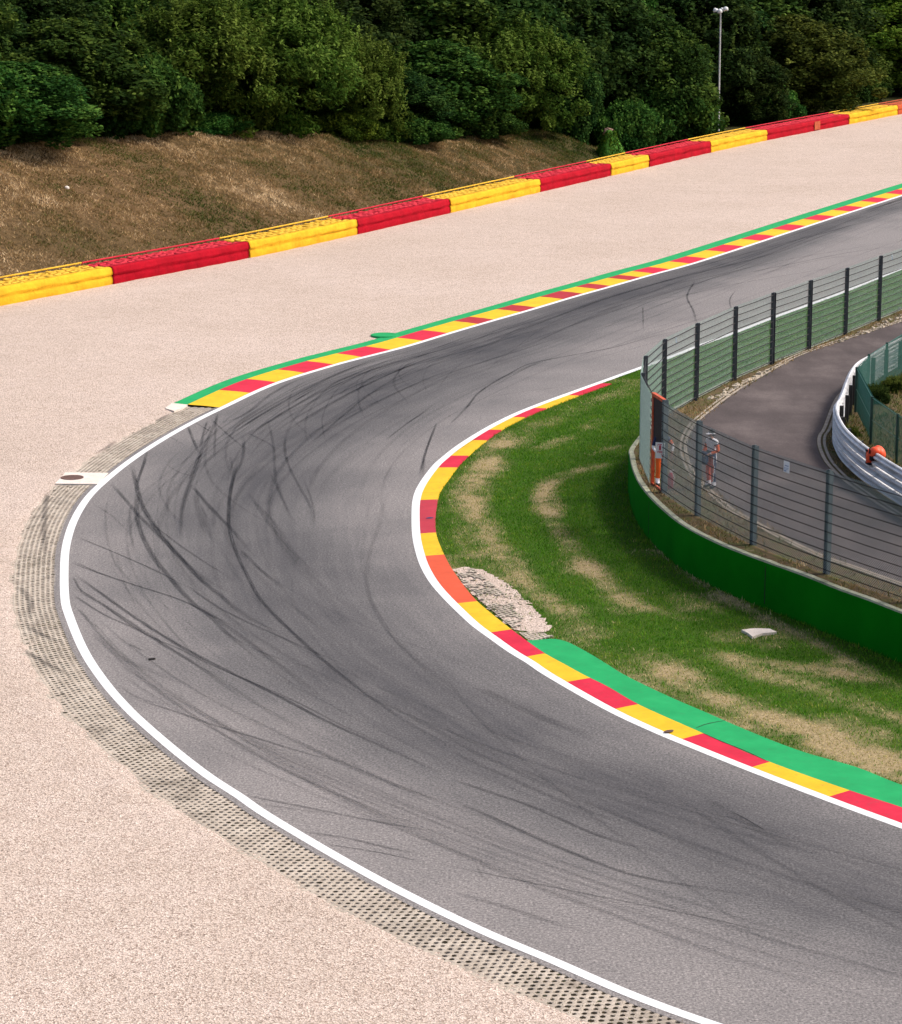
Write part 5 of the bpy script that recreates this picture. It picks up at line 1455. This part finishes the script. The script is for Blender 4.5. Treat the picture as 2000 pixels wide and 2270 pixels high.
KINDS = {}
def variants(key, kind, mat, seeds, W_, H_):
    KINDS[key] = [(crown_mesh('crown', s, W_, H_, kind, mat), trunk_mesh(s, H_, W_), W_, H_) for s in seeds]
variants('olive', 'feather', 'leaf_olive', (3, 8, 14), 6.5, 8.0)
variants('scrub', 'feather', 'leaf_dark', (51, 52), 2.4, 1.6)
variants('scrubdry', 'feather', 'leaf_brown', (53,), 2.4, 1.6)
variants('low', 'leafy', 'leaf_green', (41, 43), 6.5, 3.4)
variants('lowbright', 'leafy', 'leaf_bright', (45, 46), 6.5, 3.4)
variants('green', 'leafy', 'leaf_green', (5, 21), 6.5, 8.0)
variants('dark', 'leafy', 'leaf_dark', (6, 17), 6.5, 9.0)
variants('bright', 'leafy', 'leaf_bright', (9, 12), 6.5, 8.0)
variants('brown', 'leafy', 'leaf_brown', (31, 33), 7.5, 8.0)
cnt = {}
def tree(px, off, wpx, top, key, label, group='trees and bushes along the edge of the wood', name='tree', cat='tree', rz=None):
    if not np.iterable(off): pass
    base = None
    for d in np.arange(100, 420, .2):
        p = np.array([(px - 1000) / FPX * (d * CP + (CAMH - 2) * SP), d])
        dd, ii_ = nearest(backl, p[None]); i = ii_[0]; side = np.dot(p - backl[i], bn[i])
        if side > (W[i] if H[i] > .5 else 0) + off: base = (p, i, side); break
    p, i, side = base
    z = bank_z(i, side) - .1
    zt = zat(px, top, p[1]); h = max(zt - z, .5)
    sc = np.linalg.norm(P((p[0] + 1, p[1], z + h / 2)) - P((p[0], p[1], z + h / 2)))
    wm = wpx / sc * (1.18 if h > 3 else 1.0)
    k = cnt.get(key, 0); cnt[key] = k + 1
    cm, tm, W_, H_ = KINDS[key][k % len(KINDS[key])]
    root = thing(name, (p[0], p[1], z), label, cat, group, rz=RNG.uniform(0, 6.28) if rz is None else rz)
    sx, sz = wm / (W_ * 1.08), h / (H_ * 1.06)
    for nm, me in (('crown', cm), ('trunk', tm)):
        o = bpy.data.objects.new(nm, me); link(o, root); o.scale = (sx, sx, sz)
    return root
tree(30, 1.6, 330, 128, 'green', 'low leafy green bush at the left photo edge on top of the bank', name='bush', cat='bush')
tree(165, 4.5, 360, 30, 'green', 'rounded dark green bush second from the left behind the bank crest', name='bush', cat='bush')
tree(300, 1.8, 260, 130, 'low', 'mid-green leafy bush with drooping leaves between the left bushes and the feathery olive ones', name='bush', cat='bush')
tree(440, 3.6, 370, -10, 'olive', 'feathery olive bush with tall pale upright shoots, left of the brightest one', name='bush', cat='bush')
tree(612, 3.4, 360, -25, 'olive', 'brightest feathery olive bush with upright shoots above the middle of the bank', name='bush', cat='bush')
tree(775, 3.0, 260, 75, 'olive', 'feathery olive bush sloping down to the right of the brightest bush', name='bush', cat='bush')
tree(880, 2.0, 210, 140, 'dark', 'dark leafy bush in the dip between the feathery bushes on the bank', name='bush', cat='bush')
tree(965, 3.0, 290, 80, 'green', 'dark green rounded bush just left of the big round one', name='bush', cat='bush')
tree(1115, 2.4, 320, 38, 'olive', 'big round olive bush with a sunlit right side at the right end of the bank', name='bush', cat='bush')
tree(940, 9, 430, -70, 'green', 'tall leafy tree rising behind the rounded bushes right of the photo centre top')
tree(770, .5, 150, 246, 'lowbright', 'low bright green shrub spilling over the bank crest below the feathery bushes', name='bush', cat='bush')
tree(905, .3, 170, 258, 'low', 'low green shrub spilling over the bank crest right of the photo centre left', name='bush', cat='bush')
tree(640, .4, 100, 258, 'lowbright', 'small tuft of bright green weeds on the bank crest under the brightest bush', name='bush', cat='bush')
tree(470, 1.0, 170, 252, 'low', 'low dark undergrowth shrub on the bank crest left of the small weeds', name='bush', cat='bush')
tree(1040, .6, 200, 235, 'low', 'low dark shrub at the foot of the big round bush', name='bush', cat='bush')
tree(1238, 6, 150, 60, 'dark', 'narrow dark tree right beside the big round bush')
tree(1335, 9.5, 290, -50, 'dark', 'tall dark tree behind the mossy stump')
tree(1462, 4.8, 210, 175, 'low', 'low spreading dark green bush two places right of the mossy stump', name='bush', cat='bush')
tree(1455, 6, 250, 42, 'green', 'tree with a sunlit crown just left of the lamp pole')
tree(1272, .5, 55, 316, 'lowbright', 'tuft of bright green weeds just left of the mossy stump', name='bush', cat='bush')
tree(1352, .9, 70, 318, 'low', 'small green weeds just right of the mossy stump by the barrier', name='bush', cat='bush')
tree(1392, 3.0, 150, 232, 'low', 'low dark bush between the mossy stump and the bush left of the pole', name='bush', cat='bush')
tree(1555, 9, 260, -60, 'dark', 'tall dark tree directly behind the lamp pole')
tree(1505, 3.6, 110, 208, 'low', 'small bush left of the foot of the lamp pole', name='bush', cat='bush')
tree(1665, 5, 150, 110, 'dark', 'dark tree just right of the lamp pole')
tree(1745, 7.0, 330, 26, 'brown', 'large round brownish green tree between the lamp pole and the right photo edge')
tree(1690, 4.6, 150, 180, 'low', 'low bush at the barrier in front of the large round brownish tree', name='bush', cat='bush')
tree(1845, 11.0, 210, 55, 'brown', 'brownish tree just right of the large round one')
tree(1975, 8.0, 270, -15, 'bright', 'bright green leafy tree at the right photo edge')
tree(1870, 8.0, 150, 155, 'low', 'low dark bush at the barrier near the right photo edge', name='bush', cat='bush')
tree(2110, 8, 260, 20, 'green', 'green tree beyond the right photo edge', name='tree')
tree(-150, 2.5, 340, 40, 'green', 'green bush beyond the left photo edge', name='bush', cat='bush')
for k, px in enumerate(range(-180, 2260, 122)):
    tree(px + RNG.uniform(-25, 25), 9.5 + RNG.uniform(0, 4) + (2 if px > 1250 else 0), RNG.uniform(290, 360), RNG.uniform(-120, -60), 'dark' if k % 3 else 'green', 'dark tree of the dense wood behind the front row of bushes', 'trees of the dense wood behind')
for k, px in enumerate(range(-150, 2260, 190)):
    tree(px + RNG.uniform(-25, 25), 19 + RNG.uniform(0, 4), RNG.uniform(360, 420), RNG.uniform(-260, -200), 'dark', 'tall dark tree deep in the wood behind', 'tall trees deep in the wood')

# shrubs in the ground inside the guardrail
def shrub(px, py, w_, h_, key, label):
    p = G(px, py, ZP); cm, tm, W_, H_ = KINDS[key][0]
    root = thing('shrub', (p[0], p[1], ZP - .05), label, 'shrub', 'shrubs behind the guardrail', rz=px)
    for nm, me in (('foliage', cm), ('stem', tm)):
        o = bpy.data.objects.new(nm, me); link(o, root); o.scale = (w_ / W_, w_ / W_, h_ / H_)
shrub(1942, 892, .7, .38, 'scrub', 'scraggly dark green shrub behind the bend of the green mesh fence')
shrub(1992, 866, 1.0, .3, 'scrubdry', 'low brownish shrub at the right photo edge behind the green mesh fence')
shrub(1884, 966, .5, .2, 'scrubdry', 'low brownish weeds between the guardrail and the first green fence post')

# ================================================================== people
def person(name, loc, rz, label, group, joints_arm, mats_fn, cap=True):
    J = {'pelvis': (0, 0, .96), 'belly': (0, -.01, 1.10), 'chest': (0, 0, 1.30), 'upper': (0, .01, 1.41), 'neck': (0, 0, 1.49), 'jaw': (0, -.015, 1.56), 'head': (0, -.005, 1.645), 'crown': (0, .005, 1.71), 'nose': (0, -.105, 1.615)}
    R = {'pelvis': (.155, .125), 'belly': (.15, .12), 'chest': (.165, .125), 'upper': (.125, .10), 'neck': (.06, .06), 'jaw': (.068, .075), 'head': (.078, .092), 'crown': (.06, .07), 'nose': (.016, .016)}
    E = [('pelvis', 'belly'), ('belly', 'chest'), ('chest', 'upper'), ('upper', 'neck'), ('neck', 'jaw'), ('jaw', 'head'), ('head', 'crown'), ('head', 'nose')]
    for s, q in ((1, 'l'), (-1, 'r')):
        el, wr_ = joints_arm[q]
        J[q + 'sh'] = (s * .185, .01, 1.42); J[q + 'el'] = el; J[q + 'wr'] = wr_
        d = (Vector(wr_) - Vector(el)).normalized(); pm = Vector(wr_) + d * .06; J[q + 'pa'] = tuple(pm)
        R[q + 'sh'] = (.075, .075); R[q + 'el'] = (.052, .052); R[q + 'wr'] = (.034, .034); R[q + 'pa'] = (.038, .026)
        E += [('upper', q + 'sh'), (q + 'sh', q + 'el'), (q + 'el', q + 'wr'), (q + 'wr', q + 'pa')]
        sd = d.cross(Vector((0, 0, 1))).normalized(); bend = Vector((0, 0, -.35))
        for k in range(4):
            a = pm + sd * (k - 1.5) * .021 + d * .03; L_ = (.036, .042, .04, .032)[k]
            b = a + d * L_; c = b + (d + bend).normalized() * L_ * .85
            for m_, v, rr in ((0, a, .0105), (1, b, .0095), (2, c, .008)): J[f'{q}f{k}{m_}'] = tuple(v); R[f'{q}f{k}{m_}'] = (rr, rr)
            E += [(q + 'pa', f'{q}f{k}0'), (f'{q}f{k}0', f'{q}f{k}1'), (f'{q}f{k}1', f'{q}f{k}2')]
        t0 = pm - d * .02 + sd * s * -.04; t1 = t0 + (d * .7 + sd * s * -.5).normalized() * .04; J[q + 't0'] = tuple(t0); J[q + 't1'] = tuple(t1); R[q + 't0'] = (.013, .013); R[q + 't1'] = (.010, .010)
        E += [(q + 'pa', q + 't0'), (q + 't0', q + 't1')]
        J[q + 'hip'] = (s * .095, 0, .90); J[q + 'kn'] = (s * .11, -.03, .50); J[q + 'ca'] = (s * .112, .0, .34); J[q + 'an'] = (s * .115, .015, .09); J[q + 'to'] = (s * .135, -.15, .04); J[q + 'he'] = (s * .112, .06, .045)
        R[q + 'hip'] = (.105, .11); R[q + 'kn'] = (.068, .072); R[q + 'ca'] = (.066, .072); R[q + 'an'] = (.058, .06); R[q + 'to'] = (.045, .036); R[q + 'he'] = (.04, .04)
        E += [('pelvis', q + 'hip'), (q + 'hip', q + 'kn'), (q + 'kn', q + 'ca'), (q + 'ca', q + 'an'), (q + 'an', q + 'to'), (q + 'an', q + 'he')]
    names = list(J); me = bpy.data.meshes.new('skel'); me.from_pydata([J[k] for k in names], [(names.index(a), names.index(b)) for a, b in E], [])
    o = bpy.data.objects.new('skel', me); link(o)
    sk = o.modifiers.new('Skin', 'SKIN'); sk.use_smooth_shade = True
    for i, k in enumerate(names):
        me.skin_vertices[0].data[i].radius = R[k]; me.skin_vertices[0].data[i].use_root = (k == 'pelvis')
    ss2 = o.modifiers.new('Sub', 'SUBSURF'); ss2.levels = 2; ss2.render_levels = 2
    dg = bpy.context.evaluated_depsgraph_get(); dg.update()
    bm_ = bpy.data.meshes.new_from_object(o.evaluated_get(dg)); bpy.data.objects.remove(o)
    root = thing(name, loc, label, 'person', group, rz)
    bm_.name = 'body'; body = bpy.data.objects.new('body', bm_); link(body, root)
    ml = ['skin', 'cl_white', 'cl_orange', 'cl_orange2', 'cl_navy', 'cl_black', 'hair']
    bm_.materials.clear()
    for m_ in ml: bm_.materials.append(M[m_])
    wr = {q: Vector(J[q + 'wr']) for q in 'lr'}; el = {q: Vector(J[q + 'el']) for q in 'lr'}; sh = {q: Vector(J[q + 'sh']) for q in 'lr'}
    for f in bm_.polygons:
        c = f.center
        # distance along each arm
        arm = None
        for q in 'lr':
            for (a, b, nm) in ((sh[q], el[q], 'up'), (el[q], wr[q], 'fore'), (wr[q], Vector(J[q + 'f12']), 'hand')):
                ab = b - a; t = max(0, min(1, (c - a).dot(ab) / ab.length_squared)); dd = (c - (a + ab * t)).length
                lim = {'up': .10, 'fore': .085, 'hand': .075}[nm]
                if dd < lim and not (nm == 'up' and abs(c.x) < .15): arm = (q, nm, t)
        f.material_index = ml.index(mats_fn(c, arm))
    bm_.update()
    hb = MB(); hb.lathe([(.085, 0), (.094, .04), (.088, .09), (.055, .128), (.015, .14)], (0, .012, 1.63), 14)
    hb.build('cap' if cap else 'hair', [M['cl_black' if cap else 'hair'], M['cl_white']], root, smooth_=True)
    if cap:
        b2 = MB(); b2.lathe([(.097, 0), (.099, .035)], (0, .010, 1.632), 14, 0)
        b2.add([(-.08, -.06, 1.655), (.08, -.06, 1.655), (.06, -.19, 1.635), (-.06, -.19, 1.635), (-.08, -.06, 1.665), (.08, -.06, 1.665), (.06, -.19, 1.643), (-.06, -.19, 1.643)], [(3, 2, 1, 0), (4, 5, 6, 7), (0, 1, 5, 4), (1, 2, 6, 5), (2, 3, 7, 6), (3, 0, 4, 7)])
        b2.build('cap_brim', [M['cl_white']], root)
        h2 = MB(); h2.lathe([(.078, -.03), (.088, .0), (.086, .03)], (0, .022, 1.60), 14); h2.build('hair', [M['hair']], root, smooth_=True)
    return root
def marshal_a(c, arm):
    x, y, z = c
    if z < .105: return 'cl_black'
    if arm and arm[1] == 'hand': return 'skin'
    if arm and arm[1] == 'fore': return 'cl_white' if arm[2] > .75 else 'cl_orange'
    if arm and arm[1] == 'up': return 'cl_white' if arm[2] < .25 else ('cl_navy' if arm[2] < .36 else 'cl_orange')
    if z > 1.50: return 'skin'
    if z < .98:
        hipx = .10; xo = abs(x)
        if z < .22: return 'cl_white'
        if xo > .155 - (.02 if z < .6 else 0) and abs(y) < .035: return 'cl_navy'
        if xo > .148 - (.02 if z < .6 else 0) and abs(y) < .062: return 'cl_white'
        return 'cl_orange2'
    if z < 1.16: return 'cl_navy' if y < .02 else 'cl_white'
    return 'cl_white'
def marshal_b(c, arm):
    x, y, z = c
    if z < .105: return 'cl_black'
    if arm and arm[1] == 'hand': return 'skin'
    if arm and arm[1] == 'fore': return 'cl_white'
    if arm and arm[1] == 'up': return 'cl_orange' if arm[0] == 'l' and arm[2] > .3 else 'cl_navy'
    if z > 1.50: return 'skin'
    if z < .98: return 'cl_white' if z < .25 else 'cl_orange'
    return 'cl_white' if abs(x) < .07 and z > 1.25 else 'cl_navy'
pa = G(1576, 1083, ZP)
mA = person('person', (pa[0], pa[1], ZP + .012), -.95, 'person in white and orange overalls and a black-and-white cap standing on the road', 'marshals behind the fence',
            {'l': ((.27, .03, 1.15), (.13, -.24, 1.06)), 'r': ((-.27, .0, 1.15), (-.10, -.26, 1.08))}, marshal_a)
fw = Vector((math.sin(-.95), -math.cos(-.95), 0))
b_ = MB(); b_.box((0, 0, 0), (.30, .12, .26), taper=.85); b_.box((0, -.01, -.17), (.26, .09, .10), taper=1.1)
hb = b_.build('bundle', [M['cl_navy']]); hb.location = Vector((pa[0], pa[1], ZP + 1.0)) + fw * .29; hb.rotation_euler = (0, .12, -.95)
tag(hb, 'navy blue cloth bundle held at the waist by the person in the black-and-white cap', 'bundle')
pb = G(1466, 1077, ZP)
person('person', (pb[0], pb[1], ZP + .005), .25, 'person in orange trousers and navy top half hidden behind the orange gate', 'marshals behind the fence',
       {'l': ((.34, -.02, 1.20), (.27, -.12, .98)), 'r': ((-.27, .02, 1.16), (-.20, -.20, 1.02))}, marshal_b, cap=False)
# extinguisher the gate sign points at
pe_ = G(1486, 1086, ZP)
ex = thing('fire_extinguisher', (pe_[0] + .02, pe_[1] + .15, ZP), 'red fire extinguisher standing behind the mesh beside the orange gate', 'extinguisher')
b_ = MB(); b_.lathe([(.075, 0), (.08, .03), (.08, .40), (.06, .47), (.03, .49)], (0, 0, 0), 14); b_.build('cylinder', [M['sign_red']], ex, smooth_=True)
b_ = MB(); b_.lathe([(.028, .48), (.03, .55)], (0, 0, 0), 8); b_.box((.03, 0, .56), (.14, .025, .02)); b_.tube((.03, 0, .53), (.1, -.05, .35), .012, n=6); b_.tube((.1, -.05, .35), (.09, -.06, .15), .012, n=6); b_.build('valve_and_hose', [M['cl_white']], ex)
# ------------------------------------------------------------------ camera, light, render
cam = bpy.data.cameras.new('camera'); co_ = bpy.data.objects.new('camera', cam); COL.objects.link(co_)
cam.sensor_fit = 'HORIZONTAL'; cam.sensor_width = 36; cam.lens = 36 * FPX / 2000; cam.clip_end = 5000; cam.clip_start = .5
co_.location = (0, 0, CAMH); co_.rotation_euler = (math.pi / 2 - PITCH, 0, 0); scene.camera = co_
w = bpy.data.worlds.new('World'); scene.world = w; w.use_nodes = True
wt = w.node_tree; sky = wt.nodes.new('ShaderNodeTexSky'); sky.sky_type = 'NISHITA'; sky.sun_disc = False
SUN_EL, SUN_AZ = math.radians(50), math.radians(82)      # azimuth clockwise from +Y
sky.sun_elevation = SUN_EL; sky.sun_rotation = SUN_AZ; sky.air_density = 1.0; sky.dust_density = 5.0; sky.ozone_density = .6
wt.links.new(sky.outputs[0], wt.nodes['Background'].inputs[0]); wt.nodes['Background'].inputs[1].default_value = .10
sl = bpy.data.lights.new('sun', 'SUN'); sl.energy = 2.0; sl.angle = math.radians(12); sl.color = (1, .955, .90)
so = bpy.data.objects.new('sun', sl); COL.objects.link(so)
d = Vector((math.sin(SUN_AZ) * math.cos(SUN_EL), math.cos(SUN_AZ) * math.cos(SUN_EL), math.sin(SUN_EL)))
so.rotation_euler = d.to_track_quat('Z', 'Y').to_euler(); so.location = (40, 60, 60)
scene.render.engine = 'CYCLES'
scene.view_settings.view_transform = 'Standard'; scene.view_settings.look = 'None'; scene.view_settings.gamma = 1; scene.view_settings.exposure = 0.72
